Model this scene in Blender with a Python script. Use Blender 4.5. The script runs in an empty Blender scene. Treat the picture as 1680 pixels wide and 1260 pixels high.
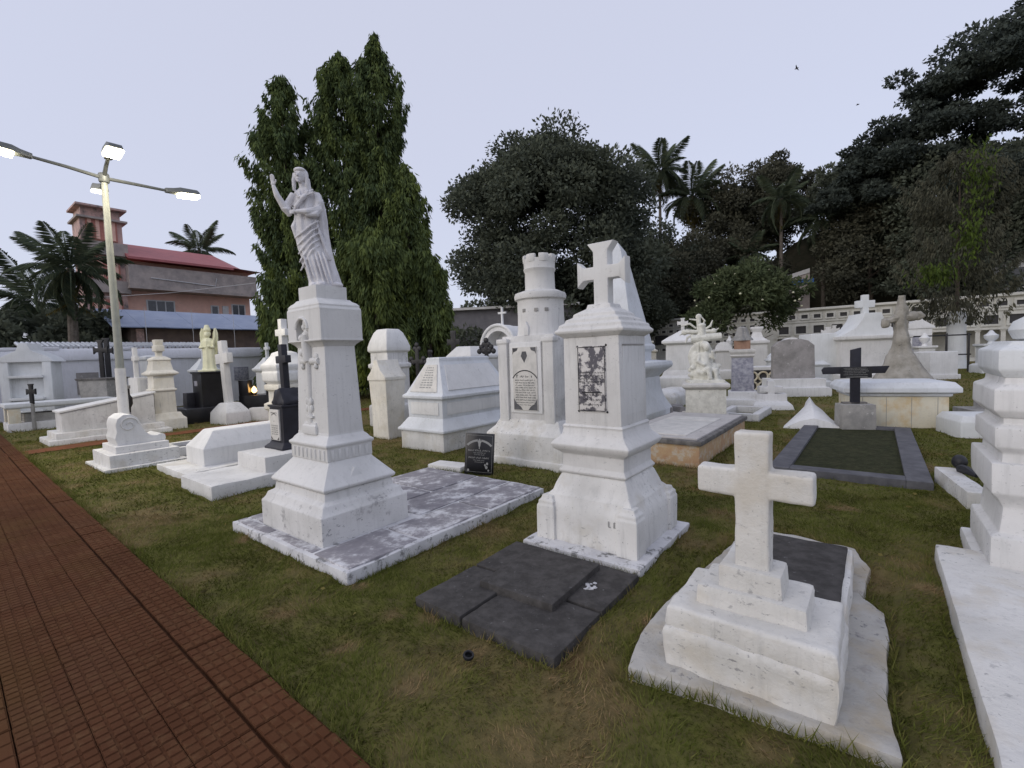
import bpy, bmesh, math, random
import numpy as np
from mathutils import Vector, Matrix, noise
random.seed(7)
RNG = np.random.default_rng(11)
R = math.radians
SC = bpy.context.scene
COL = SC.collection

# ------------------------------------------------------------------ camera
cam_d = bpy.data.cameras.new('camera')
cam_d.sensor_width = 36.0
cam_d.lens = 763 / 1680 * 36
cam_d.clip_start = 0.05
cam_d.clip_end = 2000
cam = bpy.data.objects.new('camera', cam_d)
COL.objects.link(cam)
TH, PH = R(3.4), R(2.0)
_c, _s = math.cos(PH), math.sin(PH)
ax_r = Vector((_c, -_s * math.sin(TH), -_s * math.cos(TH)))
ax_d = Vector((-_s, -_c * math.sin(TH), -_c * math.cos(TH)))
ax_f = Vector((0, math.cos(TH), -math.sin(TH)))
m3 = Matrix((ax_r, -ax_d, -ax_f)).transposed()
cam.matrix_world = Matrix.Translation((0, 0, 1.6)) @ m3.to_4x4()
SC.camera = cam

# ------------------------------------------------------------------ sky, sun, exposure
SUN_EL, SUN_AZ = R(24), R(237)          # azimuth clockwise from +Y: low light from behind the left shoulder
W = bpy.data.worlds.new('World'); SC.world = W; W.use_nodes = True
wn, wl = W.node_tree.nodes, W.node_tree.links
wn.clear()
w_out = wn.new('ShaderNodeOutputWorld'); w_bg = wn.new('ShaderNodeBackground')
w_sky = wn.new('ShaderNodeTexSky'); w_sky.sky_type = 'NISHITA'; w_sky.sun_disc = False
w_sky.sun_elevation = SUN_EL; w_sky.sun_rotation = SUN_AZ
w_sky.air_density = 1.0; w_sky.dust_density = 2.0; w_sky.ozone_density = 1.5
w_mix = wn.new('ShaderNodeMix'); w_mix.data_type = 'RGBA'
w_mix.inputs[0].default_value = 0.70
w_mix.inputs[7].default_value = (8.35, 8.6, 10.4, 1)   # even pale lavender dusk haze
wl.new(w_sky.outputs[0], w_mix.inputs[6]); wl.new(w_mix.outputs[2], w_bg.inputs[0])
w_bg.inputs[1].default_value = 0.10
wl.new(w_bg.outputs[0], w_out.inputs[0])
sun_d = bpy.data.lights.new('sun', 'SUN'); sun_d.energy = 0.8; sun_d.angle = R(50); sun_d.color = (1.0, 0.95, 0.89)
sun = bpy.data.objects.new('sun', sun_d); COL.objects.link(sun)
sdir = Vector((math.sin(SUN_AZ) * math.cos(SUN_EL), math.cos(SUN_AZ) * math.cos(SUN_EL), math.sin(SUN_EL)))
sun.rotation_euler = sdir.to_track_quat('Z', 'Y').to_euler()
vs = SC.view_settings
vs.view_transform = 'Standard'; vs.look = 'None'; vs.gamma = 1.0; vs.use_curve_mapping = False; vs.exposure = 0.0

# ------------------------------------------------------------------ material helpers
def newmat(name):
    m = bpy.data.materials.new(name); m.use_nodes = True
    nt = m.node_tree
    return m, nt, nt.nodes['Principled BSDF'], nt.nodes.new, nt.links.new
def nz(nt, scale, detail=4, rough=.55, src=None, stretch=None):
    n = nt.nodes.new('ShaderNodeTexNoise'); n.inputs['Scale'].default_value = scale
    n.inputs['Detail'].default_value = detail; n.inputs['Roughness'].default_value = rough
    g = nt.nodes.new('ShaderNodeNewGeometry'); out = g.outputs['Position']
    if stretch:
        mp = nt.nodes.new('ShaderNodeMapping'); mp.inputs['Scale'].default_value = stretch
        nt.links.new(out, mp.inputs[0]); out = mp.outputs[0]
    nt.links.new(out, n.inputs['Vector'])
    return n.outputs['Fac']
def ramp(nt, fac, a, b, lo=0.0, hi=1.0):
    r = nt.nodes.new('ShaderNodeMapRange'); r.inputs[1].default_value = a; r.inputs[2].default_value = b
    r.inputs[3].default_value = lo; r.inputs[4].default_value = hi
    nt.links.new(fac, r.inputs[0]); return r.outputs[0]
def mul(nt, a, b):
    n = nt.nodes.new('ShaderNodeMath'); n.operation = 'MULTIPLY'
    for i, x in enumerate((a, b)):
        if isinstance(x, (int, float)): n.inputs[i].default_value = x
        else: nt.links.new(x, n.inputs[i])
    return n.outputs[0]
def mix(nt, fac, a, b):
    n = nt.nodes.new('ShaderNodeMix'); n.data_type = 'RGBA'
    if isinstance(fac, (int, float)): n.inputs[0].default_value = fac
    else: nt.links.new(fac, n.inputs[0])
    for i, x in ((6, a), (7, b)):
        if isinstance(x, tuple): n.inputs[i].default_value = (*x, 1)
        else: nt.links.new(x, n.inputs[i])
    return n.outputs[2]
def bump(nt, bs, h, strength=.3, dist=.01):
    b = nt.nodes.new('ShaderNodeBump'); b.inputs['Strength'].default_value = strength; b.inputs['Distance'].default_value = dist
    nt.links.new(h, b.inputs['Height']); nt.links.new(b.outputs[0], bs.inputs['Normal'])
def setin(nt, sock, v):
    if isinstance(v, tuple): sock.default_value = (*v, 1)
    elif isinstance(v, (int, float)): sock.default_value = v
    else: nt.links.new(v, sock)
def whitewash(name, base=(.80, .80, .80), chips=.3, grime=.3, stain=None, moss=0.0, bs=.25):
    """lime-washed plaster: brushed, blotched, with flaked dark patches"""
    m, nt, b, N, L = newmat(name)
    bl = ramp(nt, nz(nt, 2.3, 5, .6), .42, .75)
    c = mix(nt, mul(nt, bl, grime), base, tuple(x * y for x, y in zip(base, (.66, .66, .65))))
    tone = ramp(nt, nz(nt, .45, 3, .5), .38, .62)
    c = mix(nt, mul(nt, tone, .30), c, tuple(x * y for x, y in zip(base, (.80, .785, .735))))
    st = ramp(nt, nz(nt, 3.2, 5, .65, stretch=(6, 6, .45)), .52, .72)
    c = mix(nt, mul(nt, st, grime * .6), c, (.42, .42, .41))
    run = mul(nt, ramp(nt, nz(nt, 6, 5, .7, stretch=(4, 4, .35)), .60, .70), ramp(nt, nz(nt, 1.2, 3, .6), .50, .64))
    c = mix(nt, mul(nt, run, min(1, grime * .9)), c, (.20, .20, .195))
    if stain:
        sm = mul(nt, ramp(nt, nz(nt, 3.1, 4, .6), .5, .66), .55)
        c = mix(nt, sm, c, stain)
    if chips:
        region = ramp(nt, nz(nt, 1.7, 3, .5), .44, .62)
        fl = ramp(nt, nz(nt, 21, 6, .68, stretch=(1, 1, 1.9)), .60, .645)
        c = mix(nt, mul(nt, mul(nt, region, fl), chips), c, (.17, .17, .18))
        sp = ramp(nt, nz(nt, 75, 2, .5), .70, .74)
        c = mix(nt, mul(nt, sp, min(1, chips * .9)), c, (.25, .25, .25))
    if moss:
        mm = mul(nt, ramp(nt, nz(nt, 4.5, 6, .7), .58, .66), moss)
        c = mix(nt, mm, c, (.16, .15, .16))
    L(c, b.inputs['Base Color']); b.inputs['Roughness'].default_value = .88
    b.inputs['Specular IOR Level'].default_value = .25
    bump(nt, b, nz(nt, 26, 6, .65), bs, .012)
    return m
def stone(name, a, c2, scale=6, rough=.85, spec=.3, thr=(.4, .65), flake=None, flake_thr=(.6, .64), bs=.3, fscale=9):
    m, nt, b, N, L = newmat(name)
    c = mix(nt, ramp(nt, nz(nt, scale, 6, .65), *thr), a, c2)
    if flake:
        c = mix(nt, ramp(nt, nz(nt, fscale, 7, .7), *flake_thr), c, flake)
    L(c, b.inputs['Base Color']); b.inputs['Roughness'].default_value = rough
    b.inputs['Specular IOR Level'].default_value = spec
    bump(nt, b, nz(nt, 45, 5, .65), bs, .008)
    return m
def plain(name, a, rough=.7, spec=.3, metal=0, emit=None, es=0, vary=.12):
    m, nt, b, N, L = newmat(name)
    c = mix(nt, ramp(nt, nz(nt, 7, 4), .3, .7), tuple(x * (1 - vary) for x in a), tuple(min(1, x * (1 + vary)) for x in a))
    L(c, b.inputs['Base Color'])
    b.inputs['Roughness'].default_value = rough; b.inputs['Specular IOR Level'].default_value = spec; b.inputs['Metallic'].default_value = metal
    if emit: b.inputs['Emission Color'].default_value = (*emit, 1); b.inputs['Emission Strength'].default_value = es
    return m
M = {}
M['white'] = whitewash('limewash_white', (.70, .695, .685), chips=.6, grime=.6)
M['white_mossy'] = whitewash('limewash_mouldy', (.69, .685, .675), chips=.8, grime=.7, moss=.6)
M['white_clean'] = whitewash('limewash_clean', (.715, .715, .71), chips=.3, grime=.5)
M['white_cool'] = whitewash('limewash_cool', (.66, .685, .715), chips=.4, grime=.6)
M['white_cream'] = whitewash('limewash_cream', (.70, .675, .61), chips=.5, grime=.7, stain=(.52, .48, .38))
M['white_streaked'] = whitewash('limewash_streaked', (.66, .655, .645), chips=.9, grime=1.0, moss=.3)
M['white_old'] = whitewash('limewash_flaking', (.72, .715, .70), chips=1.0, grime=.75, stain=(.50, .47, .40))
M['white_fore'] = whitewash('limewash_thick', (.70, .69, .665), chips=.7, grime=.6, stain=(.54, .49, .40), bs=.5)
M['white_apron'] = whitewash('limewash_apron', (.50, .485, .455), chips=.8, grime=.9, stain=(.38, .31, .20), moss=.35, bs=.7)
M['white_blue'] = whitewash('limewash_indigo', (.69, .71, .72), chips=.2, grime=.45)
M['white_wall'] = whitewash('limewash_wall', (.74, .75, .80), chips=.35, grime=.45, moss=.0)
M['cream'] = whitewash('cream_plaster', (.70, .66, .54), chips=.3, grime=.5, stain=(.55, .38, .16))
M['ivory'] = plain('ivory_paint', (.74, .73, .52), .6, vary=.08)
M['cherub'] = stone('weathered_marble', (.72, .71, .64), (.55, .54, .48), 9, flake=(.16, .16, .13), flake_thr=(.63, .7), fscale=14)
M['statue'] = stone('carved_marble', (.70, .69, .71), (.56, .55, .57), 8, .6, .4, bs=.15)
M['slab_flaked'] = stone('flaked_paint_slab', (.23, .22, .24), (.38, .37, .38), 5, flake=(.62, .62, .64), flake_thr=(.50, .62), fscale=5)
M['slab_edge'] = stone('flaked_slab_edge', (.62, .62, .63), (.50, .50, .52), 6, flake=(.22, .22, .22), flake_thr=(.55, .62), fscale=9)
M['slate'] = stone('dark_slate', (.052, .049, .047), (.088, .083, .080), 11, .88, .15, flake=(.26, .26, .26), flake_thr=(.64, .74), fscale=26, bs=.6)
M['granite'] = plain('black_granite', (.012, .012, .015), .28, .5, vary=.3)
M['granite_matt'] = plain('black_painted_stone', (.018, .018, .026), .55, .4, vary=.3)
M['iron'] = plain('black_iron', (.015, .015, .018), .5, .4, vary=.3)
M['plot'] = stone('grey_cement_kerb', (.085, .085, .095), (.13, .13, .14), 5, .8)
M['soil_plot'] = stone('dark_soil', (.025, .028, .014), (.05, .05, .026), 12, .95, .1, flake=(.06, .075, .03), flake_thr=(.55, .7), fscale=30, bs=.9)
M['cement'] = stone('grey_cement', (.33, .32, .30), (.24, .235, .225), 6, flake=(.5, .49, .46), flake_thr=(.62, .68))
M['greyslab'] = stone('weathered_grey_stone', (.33, .31, .30), (.22, .21, .2), 3, flake=(.46, .45, .43), flake_thr=(.6, .7))
M['rockm'] = stone('rough_rock', (.36, .34, .30), (.25, .235, .2), 4, flake=(.15, .14, .12), flake_thr=(.62, .7), bs=.8)
M['marble_grey'] = stone('mottled_grey_marble', (.22, .22, .27), (.44, .44, .48), 10, .5, .4)
M['marble'] = stone('pale_marble', (.62, .60, .56), (.5, .49, .46), 7, .6, .4)
M['stained'] = stone('stained_marble', (.62, .60, .58), (.62, .60, .58), 5, flake=(.115, .11, .125), flake_thr=(.48, .535), fscale=13)
M['ink'] = plain('black_lettering', (.03, .03, .033), .8, vary=.1)
M['ink_soft'] = plain('faded_black_paint', (.10, .10, .105), .85, vary=.3)
M['ink_grey'] = plain('grey_lettering', (.30, .30, .29), .7, vary=.1)
M['orange_paint'] = stone('peeling_orange_plaster', (.50, .36, .21), (.44, .27, .16), 6, flake=(.52, .46, .37), flake_thr=(.50, .62))
M['worn_top'] = stone('worn_marble_top', (.50, .48, .46), (.42, .4, .38), 5, flake=(.10, .10, .10), flake_thr=(.60, .70), fscale=7)
M['dark_rim'] = stone('dark_rim', (.11, .105, .1), (.2, .19, .18), 9)
M['terracotta'] = stone('brick_red', (.36, .22, .15), (.28, .17, .12), 9)
M['pole_grey'] = plain('grey_painted_steel', (.27, .28, .25), .5, .4)
M['galv'] = plain('galvanised_steel', (.16, .17, .17), .5, .5, .3)
M['lamp'] = plain('lamp_glow', (.9, .85, .7), .5, emit=(1.0, .90, .62), es=26)
M['lamp_dim'] = plain('lamp_glow_pale', (.9, .9, .8), .5, emit=(1.0, .97, .85), es=5)
M['flame'] = plain('oil_lamp_glow', (.9, .5, .2), .5, emit=(1.0, .55, .16), es=9)
M['bark'] = stone('bark', (.075, .06, .048), (.13, .11, .09), 14, .9, .1, bs=.8)
M['bark_pale'] = stone('palm_bark', (.16, .14, .12), (.10, .085, .07), 9, .9, .1, bs=.6)
M['salmon'] = stone('salmon_plaster', (.80, .50, .40), (.72, .44, .35), 2.5, flake=(.55, .36, .31), flake_thr=(.58, .72), fscale=1.6)
M['salmon_old'] = stone('weathered_salmon_plaster', (.62, .41, .36), (.48, .34, .31), 1.6, flake=(.17, .15, .145), flake_thr=(.5, .66), fscale=1.3)
M['mould'] = stone('mouldy_concrete', (.43, .37, .335), (.28, .25, .235), 1.5, flake=(.52, .43, .38), flake_thr=(.6, .72), fscale=2.4)
M['redroof'] = stone('red_tin_roof', (.40, .13, .13), (.33, .11, .115), 2, .6)
M['grille'] = plain('red_brown_grille', (.46, .19, .15), .7)
M['glass_dark'] = plain('dark_window_glass', (.035, .04, .05), .12, .6, vary=.3)
M['frame_white'] = plain('white_window_frame', (.6, .6, .6), .5)
M['tin_blue'] = stone('blue_grey_tin', (.20, .25, .37), (.26, .31, .42), 1.3, .45, .5, flake=(.10, .11, .14), flake_thr=(.6, .75), fscale=2.2)
M['tin_pale'] = plain('pale_corrugated_tin', (.5, .52, .55), .35, .5, .4)
M['timber_dark'] = plain('dark_timber', (.045, .035, .03), .8)
M['shed_wall'] = stone('brown_shed_wall', (.19, .14, .115), (.13, .10, .09), 2.2)
M['tarp_green'] = plain('green_tarpaulin', (.015, .14, .10), .6)
M['tarp_blue'] = plain('blue_tarpaulin', (.03, .10, .30), .55)
M['grey_house'] = stone('grey_render', (.17, .165, .175), (.13, .125, .135), 1.3)
M['offwhite'] = stone('offwhite_render', (.55, .54, .52), (.45, .44, .43), 1.2)
M['colwhite'] = whitewash('columbarium_plaster', (.66, .65, .60), chips=.2, grime=.6)
M['niche_dark'] = plain('dark_niche', (.06, .058, .06), .8)
M['pink_far'] = plain('pink_render', (.55, .24, .22), .8)
M['tile_dark'] = plain('dark_roof_tile', (.06, .045, .04), .8)
M['hillm'] = stone('hillside_undergrowth', (.035, .036, .024), (.06, .054, .038), 1.1, .95, .1, bs=.5)
M['dirt'] = stone('laterite_dirt', (.19, .075, .035), (.145, .062, .032), 4, .95, .1, flake=(.13, .09, .045), flake_thr=(.58, .7), fscale=16, bs=.6)
M['pathbed'] = stone('path_joint_dirt', (.055, .024, .012), (.075, .034, .018), 12, .95, .1)
def paver_mat():
    m, nt, b, N, L = newmat('red_paver')
    oi = N('ShaderNodeObjectInfo')
    c = mix(nt, ramp(nt, nz(nt, 1.1, 4, .6), .35, .65), (.078, .034, .0185), (.112, .050, .026))
    c = mix(nt, ramp(nt, oi.outputs['Random'], .82, .84, 0, .35), c, (.13, .068, .042))
    c = mix(nt, mul(nt, oi.outputs['Random'], .5), c, (.072, .031, .015))
    c = mix(nt, ramp(nt, nz(nt, 17, 6, .7), .5, .75), c, (.125, .066, .034))
    c = mix(nt, mul(nt, ramp(nt, nz(nt, .8, 3, .6), .5, .68), .6), c, (.10, .056, .022))
    L(c, b.inputs['Base Color']); b.inputs['Roughness'].default_value = .92; b.inputs['Specular IOR Level'].default_value = .04
    bump(nt, b, nz(nt, 90, 4, .6), .35, .004)
    return m
M['paver'] = paver_mat()
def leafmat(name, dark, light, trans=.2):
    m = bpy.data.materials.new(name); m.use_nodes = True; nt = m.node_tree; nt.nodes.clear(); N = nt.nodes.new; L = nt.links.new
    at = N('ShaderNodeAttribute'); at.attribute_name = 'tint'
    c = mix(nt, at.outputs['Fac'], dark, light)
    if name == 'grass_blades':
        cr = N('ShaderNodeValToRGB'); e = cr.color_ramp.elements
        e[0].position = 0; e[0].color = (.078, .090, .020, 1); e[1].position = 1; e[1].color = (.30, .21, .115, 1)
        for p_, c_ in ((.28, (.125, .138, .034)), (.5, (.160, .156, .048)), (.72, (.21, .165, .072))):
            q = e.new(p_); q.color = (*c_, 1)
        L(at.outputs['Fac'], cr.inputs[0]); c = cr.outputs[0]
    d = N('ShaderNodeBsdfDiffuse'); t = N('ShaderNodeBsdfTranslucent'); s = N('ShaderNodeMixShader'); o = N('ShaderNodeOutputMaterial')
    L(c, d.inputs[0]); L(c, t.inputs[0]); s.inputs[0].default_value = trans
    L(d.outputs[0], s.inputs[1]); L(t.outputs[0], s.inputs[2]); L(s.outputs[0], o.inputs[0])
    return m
M['leaf_mast'] = leafmat('mast_leaves', (.062, .092, .058), (.20, .24, .055))
M['leaf_dark'] = leafmat('dark_leaves', (.068, .080, .066), (.135, .15, .105))
M['leaf_rain'] = leafmat('rain_tree_leaves', (.050, .062, .058), (.09, .105, .085))
M['leaf_hill'] = leafmat('hillside_leaves', (.056, .060, .048), (.14, .135, .09))
M['leaf_bush'] = leafmat('bush_leaves', (.055, .075, .040), (.13, .155, .08))
M['leaf_palm'] = leafmat('palm_leaflets', (.055, .075, .055), (.14, .16, .09))
M['leaf_palm_dry'] = leafmat('palm_leaflets_dry', (.08, .07, .03), (.2, .17, .06))
M['leaf_lime'] = leafmat('lime_leaves', (.05, .075, .022), (.10, .14, .03))
M['grass'] = leafmat('grass_blades', (.060, .074, .016), (.24, .165, .075), .15)

# ------------------------------------------------------------------ mesh helpers
class MB:
    def __init__(s): s.v = []; s.f = []; s.mi = []; s.m = 0
    def add(s, vs, fs):
        n = len(s.v); s.v += [tuple(p) for p in vs]
        for f in fs: s.f.append([n + i for i in f]); s.mi.append(s.m)
        return s
    def loft(s, rings, caps=True):
        n = len(rings[0]); vs = [p for r in rings for p in r]; fs = []
        for i in range(len(rings) - 1):
            for j in range(n):
                k = (j + 1) % n
                fs.append([i * n + j, i * n + k, (i + 1) * n + k, (i + 1) * n + j])
        if caps:
            fs.append(list(range(n))[::-1]); fs.append([(len(rings) - 1) * n + j for j in range(n)])
        return s.add(vs, fs)
    def tiers(s, lv, cx=0, cy=0):
        """stack of rectangles (half_x, half_y, z)"""
        return s.loft([[(cx - a, cy - b, z), (cx + a, cy - b, z), (cx + a, cy + b, z), (cx - a, cy + b, z)] for a, b, z in lv])
    def box(s, x0, x1, y0, y1, z0, z1):
        return s.loft([[(x0, y0, z), (x1, y0, z), (x1, y1, z), (x0, y1, z)] for z in (z0, z1)])
    def lathe(s, prof, n=28, cx=0, cy=0):
        return s.loft([[(cx + r * math.cos(2 * math.pi * j / n), cy + r * math.sin(2 * math.pi * j / n), z) for j in range(n)] for r, z in prof])
    def prism_y(s, poly, y0, y1):
        return s.loft([[(x, y, z) for x, z in poly] for y in (y0, y1)])
    def prism_x(s, poly, x0, x1):
        return s.loft([[(x, y, z) for y, z in poly] for x in (x0, x1)])
    def prism_z(s, poly, z0, z1):
        return s.loft([[(x, y, z) for x, y in poly] for z in (z0, z1)])
    def tube(s, pts, rad, n=8):
        pts = [Vector(p) for p in pts]
        if not isinstance(rad, (list, tuple)): rad = [rad] * len(pts)
        rings = []; up = Vector((0.13, 0.21, 0.97))
        for i, p in enumerate(pts):
            d = (pts[min(i + 1, len(pts) - 1)] - pts[max(i - 1, 0)]).normalized()
            a = d.cross(up)
            if a.length < 1e-3: a = d.cross(Vector((1, 0, 0)))
            a.normalize(); b = d.cross(a).normalized()
            rings.append([p + (a * math.cos(2 * math.pi * j / n) + b * math.sin(2 * math.pi * j / n)) * rad[i] for j in range(n)])
        return s.loft(rings)
    def ell(s, c, r, n=14, k=9):
        rings = []
        for i in range(k + 1):
            t = -math.pi / 2 + math.pi * i / k; q = max(math.cos(t), .02)
            rings.append([(c[0] + r[0] * q * math.cos(2 * math.pi * j / n), c[1] + r[1] * q * math.sin(2 * math.pi * j / n), c[2] + r[2] * math.sin(t)) for j in range(n)])
        return s.loft(rings)
    def data(s, name, mats, bevel=0, seg=2, smooth=True, rough=None):
        bm = bmesh.new()
        vv = [bm.verts.new(p) for p in s.v]
        for f, k in zip(s.f, s.mi):
            try: fc = bm.faces.new([vv[i] for i in f]); fc.material_index = k
            except ValueError: pass
        bmesh.ops.recalc_face_normals(bm, faces=bm.faces)
        if bevel:
            es = [e for e in bm.edges if len(e.link_faces) == 2 and e.calc_face_angle(0) > R(28)]
            bmesh.ops.bevel(bm, geom=es, offset=bevel, segments=seg, affect='EDGES', profile=.6, clamp_overlap=True)
        if rough:
            ln, amp, fq = rough
            for _ in range(7):
                es = [e for e in bm.edges if e.calc_length() > ln]
                if not es: break
                bmesh.ops.subdivide_edges(bm, edges=es, cuts=1, use_grid_fill=True)
                bmesh.ops.triangulate(bm, faces=[f for f in bm.faces if len(f.verts) > 4])
            bm.normal_update()
            o = Vector((random.random() * 50, random.random() * 50, 3))
            for v in bm.verts:
                v.co += v.normal * (noise.noise(v.co * fq + o) * amp + noise.noise(v.co * fq * 3.3 + o) * amp * .45)
        me = bpy.data.meshes.new(name); bm.to_mesh(me); bm.free()
        if smooth:
            me.polygons.foreach_set('use_smooth', [True] * len(me.polygons)); me.set_sharp_from_angle(angle=R(38))
        for mm in (mats if isinstance(mats, (list, tuple)) else [mats]): me.materials.append(M[mm] if isinstance(mm, str) else mm)
        return me
    def build(s, name, mats, parent=None, bevel=0, loc=None, rot=None, **k):
        o = bpy.data.objects.new(name, s.data(name, mats, bevel, **k)); COL.objects.link(o)
        if parent: o.parent = parent
        if loc: o.location = loc
        if rot: o.rotation_euler = rot
        return o
FEET = []      # footprints kept free of grass: (cx, cy, half_x, half_y, rotation)
RZ = R(-38)
def loc2w(t, x, y):
    c, s = math.cos(t.rotation_euler.z), math.sin(t.rotation_euler.z)
    return t.location.x + x * c - y * s, t.location.y + x * s + y * c
def thing(name, label, cat, loc, rz=RZ, group=None, foot=None):
    o = bpy.data.objects.new(name, None); COL.objects.link(o); o.empty_display_size = .2
    o.location = (*loc, 0) if len(loc) == 2 else loc
    o.rotation_euler = (0, 0, rz); o['label'] = label; o['category'] = cat
    if group: o['group'] = group
    if foot: FEET.append((o.location.x, o.location.y, foot[0], foot[1], rz))
    return o
def tag(o, label, cat, group=None):
    o['label'] = label; o['category'] = cat
    if group: o['group'] = group
    return o
def struct(o): o['kind'] = 'structure'; return o
def stuff(o): o['kind'] = 'stuff'; return o
def inst(name, me, parent, loc, rot=(0, 0, 0), scale=None):
    o = bpy.data.objects.new(name, me); COL.objects.link(o); o.parent = parent; o.location = loc; o.rotation_euler = rot
    if scale: o.scale = scale
    return o
def latin(mb, a, arm, t, z0, z1, za, ha, cx=0, cy=0, flare=0, tflare=None):
    """cross outline in the x-z plane (half stem a, half span arm, half thickness t), ends flared by `flare`"""
    f = flare; g = flare if tflare is None else tflare; q = .62
    P = [(-a, z0), (a, z0), (a, za - ha)]
    if f: P += [(a + (arm - a) * q, za - ha)]
    P += [(arm, za - ha - f), (arm, za + ha + f)]
    if f: P += [(a + (arm - a) * q, za + ha)]
    P += [(a, za + ha)]
    if g: P += [(a, za + ha + (z1 - za - ha) * q)]
    P += [(a + g, z1), (-a - g, z1)]
    if g: P += [(-a, za + ha + (z1 - za - ha) * q)]
    P += [(-a, za + ha)]
    if f: P += [(-a - (arm - a) * q, za + ha)]
    P += [(-arm, za + ha + f), (-arm, za - ha - f)]
    if f: P += [(-a - (arm - a) * q, za - ha)]
    P += [(-a, za - ha)]
    return mb.prism_y([(x + cx, z) for x, z in P], cy - t, cy + t)
def scribble(mb, x0, x1, z, h, y, words=4, axis=None, rnd=random, slant=0):
    """one row of cut lettering too worn to read: word-like runs of small strokes on the plane y"""
    L = x1 - x0; x = x0
    while x < x1 - .3 * h:
        w = min(L / words * rnd.uniform(.55, .95), x1 - x); e = x + w
        while x < e:
            s = h * rnd.uniform(.18, .34)
            k = rnd.random()
            za, zb = (z, z + h) if k < .45 else ((z, z + h * .68) if k < .8 else (z + h * .3, z + h))
            mb.add([(x, y, za), (x + s, y, za), (x + s, y, zb), (x, y, zb)], [[0, 1, 2, 3]])
            if rnd.random() < .75:
                zc = rnd.choice((z, z + h * .45, z + h * .8)); mb.add([(x + s, y, zc), (x + s * 2.2, y, zc), (x + s * 2.2, y, zc + h * .2), (x + s, y, zc + h * .2)], [[0, 1, 2, 3]])
            x += s * 2.6
        x += h * .55
def arc(mb, cx, cz, r, a0, a1, w, y, n=16):
    for i in range(n):
        t0, t1 = a0 + (a1 - a0) * i / n, a0 + (a1 - a0) * (i + 1) / n
        mb.add([(cx + rr * math.cos(t), y, cz + rr * math.sin(t)) for t, rr in ((t0, r), (t1, r), (t1, r + w), (t0, r + w))], [[0, 1, 2, 3]])
def flat(mb, pts, y): mb.add([(x, y, z) for x, z in pts], [list(range(len(pts)))])
def border(mb, x0, x1, z0, z1, w, y):
    for a, b, c, d in ((x0, x1, z0, z0 + w), (x0, x1, z1 - w, z1), (x0, x0 + w, z0 + w, z1 - w), (x1 - w, x1, z0 + w, z1 - w)):
        flat(mb, [(a, c), (b, c), (b, d), (a, d)], y)
def np_mesh(name, V, F, mat, tint=None):
    """V (n,3), F (m,k) -> mesh, with a per-face tint"""
    me = bpy.data.meshes.new(name); k = F.shape[1]
    me.vertices.add(len(V)); me.vertices.foreach_set('co', V.astype(np.float32).ravel())
    me.loops.add(F.size); me.loops.foreach_set('vertex_index', F.astype(np.int32).ravel())
    me.polygons.add(len(F)); me.polygons.foreach_set('loop_start', np.arange(0, F.size, k, dtype=np.int32))
    me.update(calc_edges=True)
    if tint is not None:
        at = me.attributes.new('tint', 'FLOAT', 'FACE'); at.data.foreach_set('value', tint.astype(np.float32))
    me.materials.append(M[mat]); return me
_P = np.random.default_rng(5).random((64, 64))
def vnoise(x, y):
    xi, yi = np.floor(x).astype(int), np.floor(y).astype(int); fx, fy = x - xi, y - yi
    fx, fy = fx * fx * (3 - 2 * fx), fy * fy * (3 - 2 * fy)
    g = lambda a, b: _P[a % 64, b % 64]
    return (g(xi, yi) * (1 - fx) + g(xi + 1, yi) * fx) * (1 - fy) + (g(xi, yi + 1) * (1 - fx) + g(xi + 1, yi + 1) * fx) * fy
# ------------------------------------------------------------------ ground
PD, PN = (-.777, .629), (.629, .777)          # paved path: along, and across towards the graves
def path_t(x, y): return x * PN[0] + y * PN[1]
def path_s(x, y): return x * PD[0] + y * PD[1]
def lump(x, y):
    h = (vnoise(x * 2.6, y * 2.6) - .5) * .04 + (vnoise(x * 7 + 9, y * 7) - .5) * .034
    near = np.clip(1.4 - np.hypot(x, y) / 12, 0, 1)
    t = path_t(x, y)
    dx, dy = x - 1.167, y - 2.242; lx, ly = dx * .788 - dy * .616, dx * .616 + dy * .788
    h = np.where((np.abs(lx) < .6) & (ly > -.5) & (ly < 1.6), -.03, h)      # bed of the foreground grave
    return np.where(t < .975, -.03, h * near)
DRY = [(-.58, 2.78, .09), (-.80, 2.83, .08), (-.28, 2.48, .13), (.13, 2.23, .08), (.22, 2.02, .10), (2.12, 4.26, .30), (-1.13, 3.2, .10), (-1.5, 2.9, .16), (-.68, 3.95, .09), (1.95, 4.4, .2), (3.2, 4.5, .15), (.0, 2.33, .07), (.74, 2.67, .07), (-1.0, 2.53, .12), (.98, 1.79, .1), (-2.5, 4.2, .15), (2.6, 2.9, .14), (-.55, 2.19, .12)]   # dead straw patches
def dryness(x, y):
    d = vnoise(x * 1.0 + 3, y * 1.0) * .38 + vnoise(x * 2.9, y * 2.9 + 5) * .36 + vnoise(x * 8, y * 8) * .26
    d = np.clip((d - .36) / .36, 0, 1) ** 1.25 * .85
    for sx, sy, sr in DRY: d = np.maximum(d, np.clip(1.25 - np.hypot(x - sx, y - sy) / sr + (vnoise(x * 14, y * 14) - .5) * .9, 0, 1))
    return d
def axis(lo, hi, a, b, st):
    mid = np.arange(a, b, st)
    return np.concatenate([lo + (a - lo) * (1 - (1 - np.linspace(0, 1, 26)[:-1]) ** 3), mid, b + (hi - b) * np.linspace(0, 1, 26) ** 3])
gx, gy = axis(-420, 420, -9, 8, .065), axis(-80, 520, .6, 10, .065)
GX, GY = np.meshgrid(gx, gy); gz = lump(GX.ravel(), GY.ravel())
V = np.stack([GX.ravel(), GY.ravel(), gz], 1); nx, ny = len(gx), len(gy)
I = (np.arange(ny - 1)[:, None] * nx + np.arange(nx - 1)[None, :]).ravel()
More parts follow.
